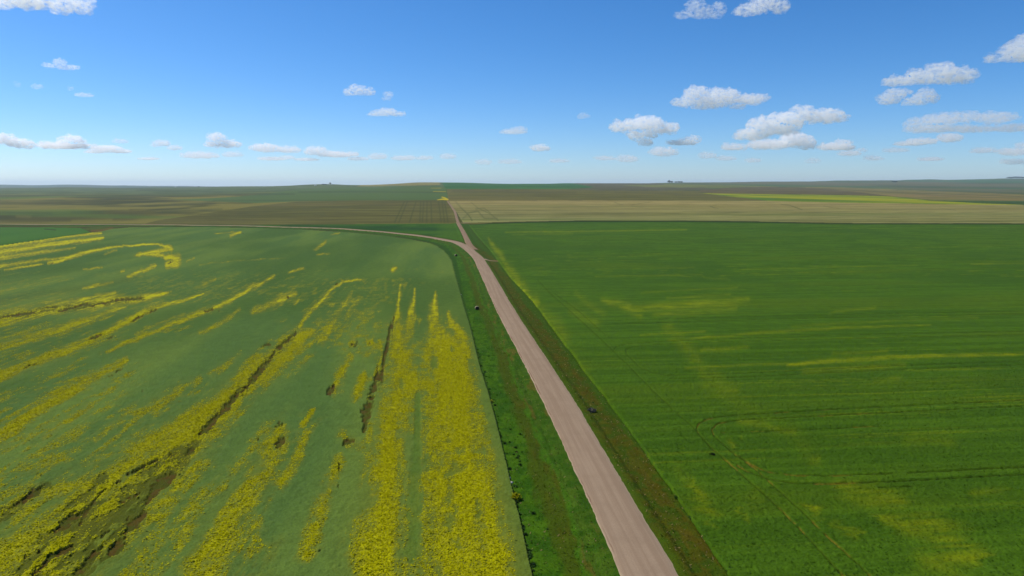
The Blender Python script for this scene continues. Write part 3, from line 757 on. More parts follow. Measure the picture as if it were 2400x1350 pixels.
def far_colour(c1, c2, su=300, sv=60, seed=100, dark=None, dcol=None, amt=.5, along=True, c3=None):
    def f(q):
        a, b = (q["u"], q["v"]) if along else (q["v"], q["u"])
        n = fbm(a / su, b / sv, seed, 5)
        g = mix(lin(*c1), lin(*c2), sstep(.38, .62, n))
        g = g * (1 + (.95 * (fbm(a / (su * .25), b / (sv * .2), seed + 3, 4) - .5))[:, None])
        if c3 is not None:
            g = mix(g, lin(*c3), sstep(.5, .72, fbm(q["x"] / (su * 1.3), q["y"] / (sv * 2.2), seed + 5, 4)) * amt)
        if dark is not None:
            g = mix(g, lin(*dcol), np.clip(strokes(q["px"], q["py"], dark, .7), 0, 1) * .75)
        return g, np.zeros(len(g)), np.ones(len(g))
    return f


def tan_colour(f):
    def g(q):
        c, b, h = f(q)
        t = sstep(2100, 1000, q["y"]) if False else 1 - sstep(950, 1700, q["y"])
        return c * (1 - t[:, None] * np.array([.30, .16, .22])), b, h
    return g


def yellow_colour(q):
    t = np.clip((q["py"] - 452) / 26, 0, 1)
    n = stretched(q["u"] + 0 * q["v"], q["v"] + q["u"] * .22, 900, 55, 131, 4)
    g = mix(lin(86, 118, 36), lin(146, 156, 28), sstep(.40, .62, n))
    low = strokes(q["px"], q["py"], [([(1660, 453, .6), (1800, 462, 1.2), (2000, 468, 2), (2200, 474, 2), (2380, 479, 1)], 1), ([(1760, 456, .6), (1950, 462, 1.2), (2150, 470, 1)], .8)], .7)
    return mix(g, lin(160, 162, 22), low * .75), np.zeros(len(g)), np.ones(len(g))


def grey_colour(q):
    n = fbm(q["u"] / 300, q["v"] / 140, 121, 4)
    g = mix(lin(78, 104, 66), lin(86, 108, 62), n)
    dk = strokes(q["px"], q["py"], [([(700, 450, 1), (900, 450, 1), (1045, 451, 1.2)], .9), ([(500, 452, 2), (600, 456, 2.5), (690, 455, 1.5)], .7), ([(830, 437.5, .8), (930, 435.6, .8), (1032, 435.4, .8)], .9), ([(900, 440, .8), (1030, 441, .8)], .3),
                                    ([(500, 470, 1.6), (850, 469.4, .8), (1040, 469.2, .6)], .6)], .7)
    g = mix(g, lin(62, 76, 50), dk * .8)
    y = strokes(q["px"], q["py"], [([(1024, 469, .5), (1036, 467, 1.4), (1050, 468, 1.8)], 1), ([(1036, 462, 1), (1042, 464, 1.5), (1048, 467, 1.6)], .8), ([(1016, 449, .5), (1044, 449.6, .6)], .6), ([(1010, 441, .4), (1034, 441, .5)], .5)], .6)
    return mix(g, lin(186, 172, 12), np.clip(y * 1.3, 0, 1)), np.zeros(len(g)), np.ones(len(g))


def prairie_colour(q):
    n = fbm(q["x"] / 330, q["y"] / 380, 141, 5)
    m = fbm(q["x"] / 110, q["y"] / 150, 142, 4)
    g = mix(lin(76, 76, 40), lin(120, 114, 66), sstep(.34, .66, n))
    g = mix(g, lin(62, 68, 36), sstep(.5, .66, m) * .8)
    g = mix(g, lin(84, 110, 52), sstep(.58, .72, fbm(q["x"] / 420, q["y"] / 300, 143, 3)) * .6)
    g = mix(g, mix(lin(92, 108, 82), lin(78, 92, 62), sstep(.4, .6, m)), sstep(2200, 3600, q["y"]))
    g = mix(g, lin(60, 72, 48), strokes(q["px"], q["py"], [([(320, 446, 1.2), (520, 450, 1.6)], .6), ([(180, 462, 1.2), (320, 465, 1)], .8), ([(0, 497, 3), (120, 500, 3)], .5), ([(380, 496, 2.5), (520, 490, 2)], .6), ([(170, 498, 3), (240, 499, 3)], .4)], .8) * .7)
    g = mix(g, lin(120, 116, 66), strokes(q["px"], q["py"], [([(180, 487, 3), (300, 490, 3)], .8), ([(170, 518, 3), (260, 516, 4)], .7), ([(40, 507, 3), (70, 508, 3)], .5)], .9) * .7)
    return g, np.zeros(len(g)), np.ones(len(g))


def hills_colour(q):
    n = fbm(q["x"] / 1500, q["y"] / 1300, 151, 5)
    g = mix(lin(66, 110, 88), lin(104, 108, 104), sstep(.38, .64, n))
    g = g * (1 - .45 * sstep(-.2, -.35, q["x"] / q["y"]))[:, None]
    g = mix(g, lin(66, 90, 74), sstep(.52, .7, fbm(q["x"] / 700, q["y"] / 900, 152, 4)) * .7)
    return g, np.zeros(len(g)), np.ones(len(g))


M_left = field_mat("flowering_crop", .42, True)
M_right = field_mat("green_crop", .42, True, lin(146, 150, 12) * np.array([.74, .74, .5]))
M_far = field_mat("distant_crop", .25, False, fine=0.6, bump=0.0)
M_grass = field_mat("verge_turf", .6, False, fine=3.6, bump=.6)
M_prairie = field_mat("prairie_turf", .3, False, fine=.5, bump=0.0)

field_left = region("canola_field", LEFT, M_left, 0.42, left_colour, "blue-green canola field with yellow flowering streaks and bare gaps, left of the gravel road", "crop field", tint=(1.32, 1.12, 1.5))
field_right = region("canola_field", RIGHT, M_right, 0.6, right_colour, "plain deep green field with curving wheel tracks and faint yellow patches, right of the gravel road", "crop field", tint=(1.22, 1.08, .7))
region("crop_field", PATCH, M_far, 0.5, patch_colour, "small bright green wedge of crop at the far left, above the thick yellow streak", "crop field")
region("meadow", MEADOW, M_grass, 0.35, meadow_colour, "dark green grassy triangle between the curving road and the straight dirt lane", "meadow")
verge = region("verge_grass", VERGE, M_grass, 0.16, verge_colour, "rough roadside grass with a brownish ditch along both edges of the gravel road", "grass", tint=(1.15, 1.12, .9))
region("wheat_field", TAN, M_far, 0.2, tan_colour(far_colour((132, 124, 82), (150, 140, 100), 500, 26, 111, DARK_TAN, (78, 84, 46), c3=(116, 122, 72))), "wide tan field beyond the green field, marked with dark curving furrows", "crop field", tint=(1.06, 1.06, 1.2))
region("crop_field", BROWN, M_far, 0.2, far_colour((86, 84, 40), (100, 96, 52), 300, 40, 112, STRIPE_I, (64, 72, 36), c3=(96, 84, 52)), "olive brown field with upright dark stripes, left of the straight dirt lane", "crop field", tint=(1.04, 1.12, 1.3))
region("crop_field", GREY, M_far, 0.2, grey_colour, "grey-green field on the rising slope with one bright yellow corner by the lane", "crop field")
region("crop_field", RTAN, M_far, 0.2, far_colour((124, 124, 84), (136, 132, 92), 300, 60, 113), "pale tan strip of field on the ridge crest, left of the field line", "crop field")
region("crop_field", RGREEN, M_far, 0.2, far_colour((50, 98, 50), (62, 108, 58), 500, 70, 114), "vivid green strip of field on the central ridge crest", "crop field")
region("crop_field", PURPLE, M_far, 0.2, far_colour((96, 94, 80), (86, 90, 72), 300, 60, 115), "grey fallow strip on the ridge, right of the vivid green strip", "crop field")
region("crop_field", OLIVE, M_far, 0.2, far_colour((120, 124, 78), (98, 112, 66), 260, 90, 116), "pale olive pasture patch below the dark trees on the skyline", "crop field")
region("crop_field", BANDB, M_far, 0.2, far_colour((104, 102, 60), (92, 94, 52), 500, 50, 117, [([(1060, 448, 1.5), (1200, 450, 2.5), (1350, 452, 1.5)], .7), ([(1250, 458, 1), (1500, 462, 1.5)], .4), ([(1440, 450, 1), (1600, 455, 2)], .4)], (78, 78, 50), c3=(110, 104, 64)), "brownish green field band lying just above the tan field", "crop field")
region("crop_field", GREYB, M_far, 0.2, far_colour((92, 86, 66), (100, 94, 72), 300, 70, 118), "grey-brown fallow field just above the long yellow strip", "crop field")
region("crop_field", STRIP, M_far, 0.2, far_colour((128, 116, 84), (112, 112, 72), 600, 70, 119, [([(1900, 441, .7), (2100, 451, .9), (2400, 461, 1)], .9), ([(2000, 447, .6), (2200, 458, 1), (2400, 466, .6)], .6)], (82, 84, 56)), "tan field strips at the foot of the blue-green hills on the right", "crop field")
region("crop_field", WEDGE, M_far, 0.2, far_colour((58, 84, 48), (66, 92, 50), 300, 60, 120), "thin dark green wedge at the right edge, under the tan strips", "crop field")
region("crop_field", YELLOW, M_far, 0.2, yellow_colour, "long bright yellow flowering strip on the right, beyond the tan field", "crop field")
hills = region("hills", HILLS, M_prairie, 0.0, hills_colour, "hazy blue-green hills along the horizon", "hills", "structure")

# ground: the unploughed prairie of the grid plus everything round about, one sheet out to the horizon
sel = np.nonzero(lab == PRAIRIE)[0]
f0 = fi[sel]
quads = np.stack([f0, f0 + 1, f0 + NC + 1, f0 + NC], 1)
used = np.unique(quads)
remap = np.full(len(gx), -1, np.int64); remap[used] = np.arange(len(used))
q = dict(x=gx[used], y=gy[used], px=ppx[used], py=ppy[used], u=gu[used], v=gv[used], dm=DM[used], dl=DL[used])
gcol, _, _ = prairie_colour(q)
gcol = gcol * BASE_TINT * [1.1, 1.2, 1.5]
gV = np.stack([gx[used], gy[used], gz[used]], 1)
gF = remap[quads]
# sides, rear and near floor of the grid
ring_v, ring_f, nb = [], [], len(gV)


def side_sheet(edge_idx, sgn):
    base = nb + len(ring_v)
    pts = [(gx[i], gy[i], gz[i]) for i in edge_idx]
    cols = [0, 40, 160, 600, 2500, 12000, 70000]
    n = len(pts)
    for c in cols:
        for (x, y, z) in pts:
            ring_v.append((x + sgn * c * (1 + y / 9000), y, z * (1.0 if c == 0 else max(0, 1 - c / 9000))))
    for ci in range(len(cols) - 1):
        for r in range(n - 1):
            a = base + ci * n + r; b = a + 1; c_ = a + n; d_ = c_ + 1
            ring_f.append((a, c_, d_, b) if sgn > 0 else (a, b, d_, c_))


er = list(range(0, NR, 12)) + [NR - 1]
side_sheet([r * NC + NC - 1 for r in er], 1)
side_sheet([r * NC for r in er], -1)
base = nb + len(ring_v)
x0, x1, yn = gx[0], gx[NC - 1], gy[0]
xs = [x0 - 70000, x0 - 2500, x0 - 160, x0] + list(np.linspace(x0, x1, 9)[1:-1]) + [x1, x1 + 160, x1 + 2500, x1 + 70000]
ysn = [yn, 0, -200, -3000, -70000]
for yv in ysn:
    for xv in xs:
        ring_v.append((xv, yv, 0.0))
for r in range(len(ysn) - 1):
    for c in range(len(xs) - 1):
        a = base + r * len(xs) + c
        ring_f.append((a, a + len(xs), a + len(xs) + 1, a + 1))
gV = np.vstack([gV, np.array(ring_v)])
gF = np.vstack([gF, np.array(ring_f, np.int64)])
gcol = np.vstack([gcol, np.tile(lin(74, 106, 44) * BASE_TINT, (len(ring_v), 1))])
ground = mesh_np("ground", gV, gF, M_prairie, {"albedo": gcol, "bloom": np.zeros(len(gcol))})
tag(ground, "rolling brown-green prairie behind the fields on the left", "ground", None, "structure")


# ------------------------------------------------------------------ the gravel road, the lane and the field approaches
def road_mat(name, c1, c2, light, dark):
    m, nt, b = new_mat(name)
    ac = attr(nt, "across", False); al = attr(nt, "along", False)
    comb = node(nt, "ShaderNodeCombineXYZ")
    nt.links.new(math_n(nt, "MULTIPLY", ac, 4.2), comb.inputs[0]); nt.links.new(math_n(nt, "MULTIPLY", al, 0.02), comb.inputs[1])
    nz = node(nt, "ShaderNodeTexNoise"); nz.inputs["Scale"].default_value = 1.0; nz.inputs["Detail"].default_value = 4; nz.inputs["Roughness"].default_value = .6
    nt.links.new(comb.outputs[0], nz.inputs["Vector"])
    band = ramp01(nt, nz.outputs["Fac"], .40, .60)
    g1 = noise_n(nt, 0.25, 4, .6); g2 = noise_n(nt, 6.0, 3, .7)
    c = mixc(nt, band, c1, c2)
    c = mixc(nt, math_n(nt, "MULTIPLY", ramp01(nt, g1, .4, .8), .5), c, tuple(np.array(c1) * .9))
    # pale loose windrow along the edges with a darker line inside it
    e = math_n(nt, "ABSOLUTE", math_n(nt, "ADD", ac, math_n(nt, "MULTIPLY", math_n(nt, "SUBTRACT", g1, .5), .16)))
    c = mixc(nt, math_n(nt, "MULTIPLY", ramp01(nt, e, .84, .93), .6), c, light)
    dl = math_n(nt, "MULTIPLY", ramp01(nt, e, .80, .835), math_n(nt, "SUBTRACT", 1.0, ramp01(nt, e, .835, .88)))
    dl = math_n(nt, "MULTIPLY", dl, ramp01(nt, noise_n(nt, .08, 2), .48, .6))
    dl = math_n(nt, "MULTIPLY", dl, math_n(nt, "LESS_THAN", ac, 0.0))
    c = mixc(nt, dl, c, dark)
    k = math_n(nt, "ADD", math_n(nt, "MULTIPLY", math_n(nt, "SUBTRACT", g2, .5), .5), 1.0)
    vm = node(nt, "ShaderNodeVectorMath", operation="SCALE")
    nt.links.new(c, vm.inputs[0]); nt.links.new(k, vm.inputs["Scale"])
    nt.links.new(vm.outputs[0], b.inputs["Base Color"])
    bp = node(nt, "ShaderNodeBump"); bp.inputs["Strength"].default_value = .35; bp.inputs["Distance"].default_value = .06
    nt.links.new(g2, bp.inputs["Height"]); nt.links.new(bp.outputs[0], b.inputs["Normal"])
    b.inputs["Roughness"].default_value = .95
    return m


def strip(name, P, half, mat, lift, crown=.1, ragged=.22, seed=0, nac=13):
    n = len(P)
    T = np.gradient(P, axis=0); T /= np.linalg.norm(T, axis=1)[:, None]
    N = np.stack([T[:, 1], -T[:, 0]], 1)
    s = np.concatenate([[0], np.cumsum(np.hypot(*np.diff(P, axis=0).T))])
    half = np.broadcast_to(np.asarray(half, float), (n,))
    V, A, B = [], [], []
    a = np.linspace(-1, 1, nac)
    rg = [ragged * 2 * (fbm(s / 1.6, np.full(n, 3.3 + k), seed + k, 4, .65) - .5) + ragged * 1.2 * (fbm(s / 14, np.full(n, 9.3 + k), seed + 5 + k, 2) - .5) for k in (0, 1)]
    zc = terrain(P[:, 0], P[:, 1])
    for j, t in enumerate(a):
        wdt = half + (rg[0] if t < 0 else rg[1]) * abs(t) ** 3
        pt = P + N * (t * wdt)[:, None]
        z = terrain(pt[:, 0], pt[:, 1])
        z = np.maximum(z, zc - .12) + lift + crown * (1 - t * t)
        if abs(t) > .99:
            z = z - lift - .12
        V.append(np.column_stack([pt, z])); A.append(np.full(n, t)); B.append(s)
    V = np.stack(V, 1).reshape(-1, 3); A = np.stack(A, 1).ravel(); B = np.stack(B, 1).ravel()
    i = (np.arange(n - 1)[:, None] * nac + np.arange(nac - 1)[None, :]).ravel()
    Fq = np.stack([i, i + 1, i + nac + 1, i + nac], 1)
    return mesh_np(name, V, Fq, mat, {"across": A, "along": B})


M_road = road_mat("gravel", *[lin(*c) * np.array([.56, .515, .405]) for c in ((166, 146, 132), (178, 159, 145), (204, 190, 166), (128, 100, 88))])
M_lane = road_mat("dirt", *[lin(*c) * np.array([.56, .515, .405]) for c in ((150, 128, 112), (168, 148, 130), (166, 150, 126), (110, 90, 74))])
fine_main = resample(MAIN, 0.8)
ss = np.linspace(0, 1, len(fine_main))
o = strip("gravel_road", fine_main, 4.0 + .3 * (fbm(ss * 40, ss * 0, 77, 3) - .5), M_road, .09, .1, .30, 201)
tag(o, "pale pinkish gravel road running up the middle and curving off to the left", "road", None, "structure")
fine_lane = resample(LANE[2:], 1.5)
ss = np.linspace(0, 1, len(fine_lane))
o = strip("dirt_lane", fine_lane, 3.0 - .7 * ss, M_lane, .16, .06, .3, 211, 7)
tag(o, "narrow rutted dirt lane running straight on from the bend towards the ridge", "road", None, "structure")
ap = resample([unproj(a, b) for a, b in ((1134, 609.5), (1142, 611), (1156, 612.2), (1170, 612.6))], .6)
o = strip("field_approach", ap, np.linspace(2.0, .7, len(ap)), M_road, .2, .05, .25, 221, 5)
tag(o, "short pale gravel approach from the road into the right green field", "path", None, "structure")
ap = resample([unproj(a, b) for a, b in ((1078, 523.8), (1086, 523.4), (1101, 522.6))], 1.0)
o = strip("field_crossing", ap, np.linspace(3.4, 2.2, len(ap)), M_lane, .3, .05, .3, 231, 5)
tag(o, "short pale crossing beside the dirt lane at the corner of the tan field", "path", None, "structure")


# ------------------------------------------------------------------ standing grass and flower heads (uncountable)
def leaf_cloud(P, size, tall, colours, seed, upright=.7, flat=False):
    """many small crossed blades: P = (n,3) foot points"""
    rng = np.random.default_rng(seed)
    n = len(P)
    a = rng.uniform(0, math.pi * 2, n)
    lean = rng.normal(0, 1 - upright, (n, 2))
    w = size * rng.uniform(.6, 1.4, n); h = tall * rng.uniform(.5, 1.5, n)
    dx = np.stack([np.cos(a), np.sin(a), np.zeros(n)], 1) * (w / 2)[:, None]
    up = np.stack([lean[:, 0], lean[:, 1], np.ones(n)], 1) * h[:, None]
    if flat:
        b = a + math.pi / 2
        up = np.stack([np.cos(b), np.sin(b), rng.normal(.1, .35, n)], 1) * h[:, None]
        dx[:, 2] = rng.normal(0, .3, n) * w / 2
    V = np.stack([P - dx, P + dx, P + dx * .6 + up, P - dx * .6 + up], 1).reshape(-1, 3)
    Fq = np.arange(4 * n).reshape(n, 4)
    C = np.repeat(colours, 4, 0)
    return V, Fq, C


def plain_attr_mat(name, amount=.2, trans=.25):
    m, nt, b = new_mat(name)
    n1 = noise_n(nt, 5, 2)
    vm = node(nt, "ShaderNodeVectorMath", operation="SCALE")
    nt.links.new(attr(nt, "albedo"), vm.inputs[0])
    nt.links.new(math_n(nt, "ADD", math_n(nt, "MULTIPLY", math_n(nt, "SUBTRACT", n1, .5), amount * 2), 1.0), vm.inputs["Scale"])
    nt.links.new(vm.outputs[0], b.inputs["Base Color"])
    tr = node(nt, "ShaderNodeBsdfTranslucent"); nt.links.new(vm.outputs[0], tr.inputs[0])
    mx = node(nt, "ShaderNodeMixShader"); mx.inputs[0].default_value = trans
    nt.links.new(b.outputs[0], mx.inputs[1]); nt.links.new(tr.outputs[0], mx.inputs[2])
    nt.links.new(mx.outputs[0], nt.nodes["Material Output"].inputs[0])
    return m


M_blades = plain_attr_mat("grass_blades")
M_heads = plain_attr_mat("flower_heads", .15)


def mesh_points(o, n, wfun, seed):
    """random points on a region's mesh near the camera, weighted by wfun(x, y, bloom)"""
    me = o.data
    co = np.empty(len(me.vertices) * 3, np.float32); me.vertices.foreach_get("co", co); co = co.reshape(-1, 3)
    bl = np.empty(len(co), np.float32); me.attributes["bloom"].data.foreach_get("value", bl)
    ca = np.empty(len(co) * 4, np.float32); me.attributes["albedo"].data.foreach_get("color", ca); ca = ca.reshape(-1, 4)[:, :3]
    w = wfun(co, bl).astype(np.float64)
    rng = np.random.default_rng(seed)
    idx = rng.choice(len(co), n, p=w / w.sum())
    cell = co[idx, 1] ** 2 / 80000.0 * 1.6
    P = co[idx].copy()
    P[:, 0] += rng.uniform(-.5, .5, n) * co[idx, 1] / F * 1.8
    P[:, 1] += rng.uniform(-.5, .5, n) * cell
    return P, ca[idx], bl[idx]


def area_w(co):
    return np.clip(co[:, 1], 40, 1e9) ** 3 / 1e6


# flower heads in the yellow parts of the left field
P, C, B = mesh_points(field_left, 150000, lambda co, bl: area_w(co) * np.clip(bl - .15, 0, 1) * (1 - sstep(140, 300, co[:, 1])), 5)
P[:, 2] += .04
rngc = np.random.default_rng(9)
cc = FLOWER[None, :] * rngc.uniform(.75, 1.12, (len(P), 1))
V, Fq, C2 = leaf_cloud(P, .17, .2, cc, 6, .45, True)
o = mesh_np("flower_heads", V, Fq, M_heads, {"albedo": C2}, parent=field_left, smooth_shade=False)
o["kind"] = "stuff"
# blades in the verge
P, C, B = mesh_points(verge, 130000, lambda co, bl: area_w(co) * (1 - sstep(150, 420, co[:, 1])), 25)
dmv = dist_poly(P[:, 0], P[:, 1], MAIN)
ok = np.abs(dmv) > 4.35
P, C, dmv = P[ok], C[ok], dmv[ok]
P[:, 2] -= .06
rngc = np.random.default_rng(33)
straw = (rngc.uniform(0, 1, len(P)) < np.where(dmv > 0, .16, .07))
cc = C * rngc.uniform(.8, 1.6, (len(P), 1))
cc[straw] = lin(128, 112, 72) * rngc.uniform(.7, 1.1, (straw.sum(), 1))
V, Fq, C2 = leaf_cloud(P, .16, .24, cc, 26, .2, True)
o = mesh_np("grass_blades", V, Fq, M_blades, {"albedo": C2}, parent=verge, smooth_shade=False)
o["kind"] = "stuff"
# low leaves in the green field
P, C, B = mesh_points(field_right, 60000, lambda co, bl: area_w(co) * (1 - sstep(100, 260, co[:, 1])), 35)
P[:, 2] += .02
V, Fq, C2 = leaf_cloud(P, .17, .18, C * np.random.default_rng(4).uniform(.8, 1.3, (len(P), 1)), 36, .0, True)
o = mesh_np("crop_leaves", V, Fq, M_blades, {"albedo": C2}, parent=field_right, smooth_shade=False)
o["kind"] = "stuff"


# ------------------------------------------------------------------ single plants, bales, stones, far farmsteads
def bush_mesh(name, r, h, n, colour, seed, mat):
    rng = np.random.default_rng(seed)
    d = rng.normal(0, 1, (n, 3)); d /= np.linalg.norm(d, axis=1)[:, None]
    rad = rng.uniform(.35, 1, n) ** .5
    lump = 1 + .35 * np.sin(d[:, 0] * 4 + seed) * np.cos(d[:, 1] * 5 + seed * 2)
    P = d * (rad * lump)[:, None] * [r, r, h * .55]
    P[:, 2] = np.abs(P[:, 2] + h * .42)
    P = P[P[:, 2] < h * 1.25]
    c = np.tile(colour, (len(P), 1)) * rng.uniform(.6, 1.35, (len(P), 1))
    V, Fq, C = leaf_cloud(P, r * .42, h * .30, c, seed + 1, .25)
    # stems down to the ground
    a = rng.uniform(0, 6.28, 7)
    S0 = np.stack([np.cos(a) * r * .12, np.sin(a) * r * .12, np.full(7, -.25)], 1)
    Vs, Fs, Cs = leaf_cloud(S0, r * .12, h * .8, np.tile(np.asarray(colour) * .7, (7, 1)), seed + 2, .7)
    V = np.vstack([V, Vs]); Fq = np.vstack([Fq, Fs + len(V) - len(Vs)]); C = np.vstack([C, Cs])
    o = mesh_np(name, V, Fq, mat, {"albedo": C}, smooth_shade=False, link=False)
    return o


def put(o, x, y, dz=0.0, rz=0.0, s=1.0):
    o.location = (x, y, float(terrain(x, y)[0]) + dz)
    o.rotation_euler = (0, 0, rz)
    o.scale = (s, s, s)
    if not o.users_collection:
        COL.objects.link(o)
    return o


M_weed = plain_attr_mat("weed_leaves", .3, .15)
weed0 = bush_mesh("weed_clump", .36, .6, 130, lin(58, 84, 34), 3, M_weed)
weed1 = bush_mesh("weed_clump", .45, .5, 130, lin(70, 98, 38), 4, M_weed)
rw = random.Random(12)
# along the edge of the left field
edge_px = [(1098, 750), (1111, 800), (1132, 870), (1154, 950), (1180, 1058), (1202, 1150), (1225, 1250), (1246, 1340)]
first = {}
for k in range(74):
    t = rw.random() ** .85
    y = 745 + t * 600
    x = np.interp(y, [p[1] for p in edge_px], [p[0] for p in edge_px]) + rw.uniform(-2, 7) * (y / 1000)
    src = weed0 if rw.random() < .6 else weed1
    X, Y = unproj(x, y)
    o = src if src.name not in first else src.copy()
    first[src.name] = 1
    put(o, float(X), float(Y), -.05, rw.uniform(0, 6.28), rw.uniform(.3, .8))
    tag(o, "dark leafy weed clump in the ragged row where the flowering canola meets the verge", "weed", "weed clumps along the canola edge")
# dark tufts in the ditch
for (x, y, s) in [(1196, 1008, .8), (1219, 1019, .9), (1214, 1026, .7), (1195, 1037, .7), (1209, 1051, 1), (1211, 1060, .8), (1223, 1061, .7), (1204, 1067, .8), (1216, 1071, .9), (1213, 1075, 1), (1218, 1083, .8), (1219, 1091, 1),
                  (1110, 757, .6), (1145, 836, .7), (1165, 928, .7), (1146, 780, .6), (1250, 1205, 1.0), (1283, 1242, .6), (1078, 655, .8), (1093, 639, .8)]:
    o = weed0.copy()
    X, Y = unproj(x, y)
    put(o, float(X), float(Y), -.12, rw.uniform(0, 6.28), s * .8)
    tag(o, "small dark tuft standing out of the green ditch grass left of the road", "weed", "dark tufts in the ditch")
# along the right field's edge and inside it
for (x, y, s) in [(1585, 1168, .7), (1652, 1252, 1.0), (1655, 1262, .9), (1618, 1215, .7), (1712, 1341, 1.1), (1703, 1222, .7), (1673, 1260, .7), (1683, 1165, .6), (1734, 1162, .6), (1734, 1212, .7), (1737, 1228, .6), (1707, 1309, .8), (1740, 1342, .7), (1300, 742, .6), (1390, 945, .6), (1776, 1290, .6)]:
    o = weed1.copy()
    X, Y = unproj(x, y)
    put(o, float(X), float(Y), .0, rw.uniform(0, 6.28), s)
    tag(o, "dark weed clump in the lower left corner of the plain green field", "weed", "weed clumps in the green field")

sb = bush_mesh("sage_bush", .85, .7, 420, lin(96, 94, 80), 21, M_weed)
X, Y = unproj(1386, 965); put(sb, float(X), float(Y), -.05)
tag(sb, "grey dry sage bush alone on the brownish verge right of the road", "bush")
db = bush_mesh("bush", .4, .7, 240, lin(30, 40, 20), 22, M_weed)
X, Y = unproj(1669, 1072); put(db, float(X), float(Y), .1)
tag(db, "lone dark bush beside the wheel tracks in the plain green field", "bush")
yb = bush_mesh("canola_plant", .6, .9, 260, lin(150, 148, 14), 23, M_heads)
X, Y = unproj(1209, 1172); put(yb, float(X), float(Y), .0)
tag(yb, "big yellow flowering canola plant standing out on the canola field's edge", "plant")
yb2 = bush_mesh("canola_plant", .35, .6, 120, lin(150, 148, 14), 24, M_heads)
X, Y = unproj(1152, 944); put(yb2, float(X), float(Y), .0)
tag(yb2, "smaller yellow flowering plant by the weeds halfway up the canola edge", "plant")


def rock_mat(name, c1, c2):
    m, nt, b = new_mat(name)
    n = noise_n(nt, 3.0, 4, .6)
    c = mixc(nt, ramp01(nt, n, .35, .65), tuple(c1), tuple(c2))
    nt.links.new(c, b.inputs["Base Color"])
    bp = node(nt, "ShaderNodeBump"); bp.inputs["Strength"].default_value = .5
    nt.links.new(n, bp.inputs["Height"]); nt.links.new(bp.outputs[0], b.inputs["Normal"])
    return m


def ico(r, sub, seed, sx=1, sy=1, sz=1, rough=.25):
    import bmesh
    bm = bmesh.new(); bmesh.ops.create_icosphere(bm, subdivisions=sub, radius=1.0)
    V = np.array([v.co[:] for v in bm.verts]); Fq = np.array([[v.index for v in f.verts] for f in bm.faces]); bm.free()
    n = fbm(V[:, 0] * 1.3 + seed, V[:, 1] * 1.3 + V[:, 2] * 1.7, seed, 3)
    V = V * (1 + rough * 2 * (n - .5))[:, None] * r * [sx, sy, sz]
    return V, Fq


M_rock = rock_mat("pale_stone", lin(170, 166, 156), lin(130, 126, 118))
for i, (x, y, r) in enumerate(((1193, 1122, .3), (1198, 1133, .34), (1080, 692, .35))):
    V, Fq = ico(r, 3, 40 + i, 1.2, 1, .75)
    o = mesh_np("stone", V, Fq, M_rock)
    X, Y = unproj(x, y); put(o, float(X), float(Y), .12, i)
    tag(o, ["pale stone among the weeds on the canola edge, upper one of a close pair", "pale stone among the weeds on the canola edge, lower one of a close pair",
            "pale stone on the canola edge, far up near the bend"][i], "stone")

# weathered round bales lying in the ditch
def bale_mat(name, c1, c2, ring=False):
    m, nt, b = new_mat(name)
    if ring:
        w = node(nt, "ShaderNodeTexWave", wave_type="RINGS", rings_direction="X")
        w.inputs["Scale"].default_value = 2.2; w.inputs["Distortion"].default_value = 2.5; w.inputs["Detail"].default_value = 3
        tc = node(nt, "ShaderNodeTexCoord"); nt.links.new(tc.outputs["Object"], w.inputs["Vector"])
        n = w.outputs["Fac"]
    else:
        n = noise_n(nt, 2.0, 4, .6, stretch=(.5, 6, 6))
    c = mixc(nt, ramp01(nt, n, .3, .7), tuple(c1), tuple(c2))
    nt.links.new(c, b.inputs["Base Color"])
    bp = node(nt, "ShaderNodeBump"); bp.inputs["Strength"].default_value = .6; bp.inputs["Distance"].default_value = .08
    nt.links.new(n, bp.inputs["Height"]); nt.links.new(bp.outputs[0], b.inputs["Normal"])
    return m


M_bale = bale_mat("weathered_straw", lin(112, 106, 84), lin(146, 140, 116))
M_bale_end = bale_mat("shaded_straw_end", lin(34, 30, 24), lin(54, 48, 36), True)  # shade of the end face put into its near-black colour


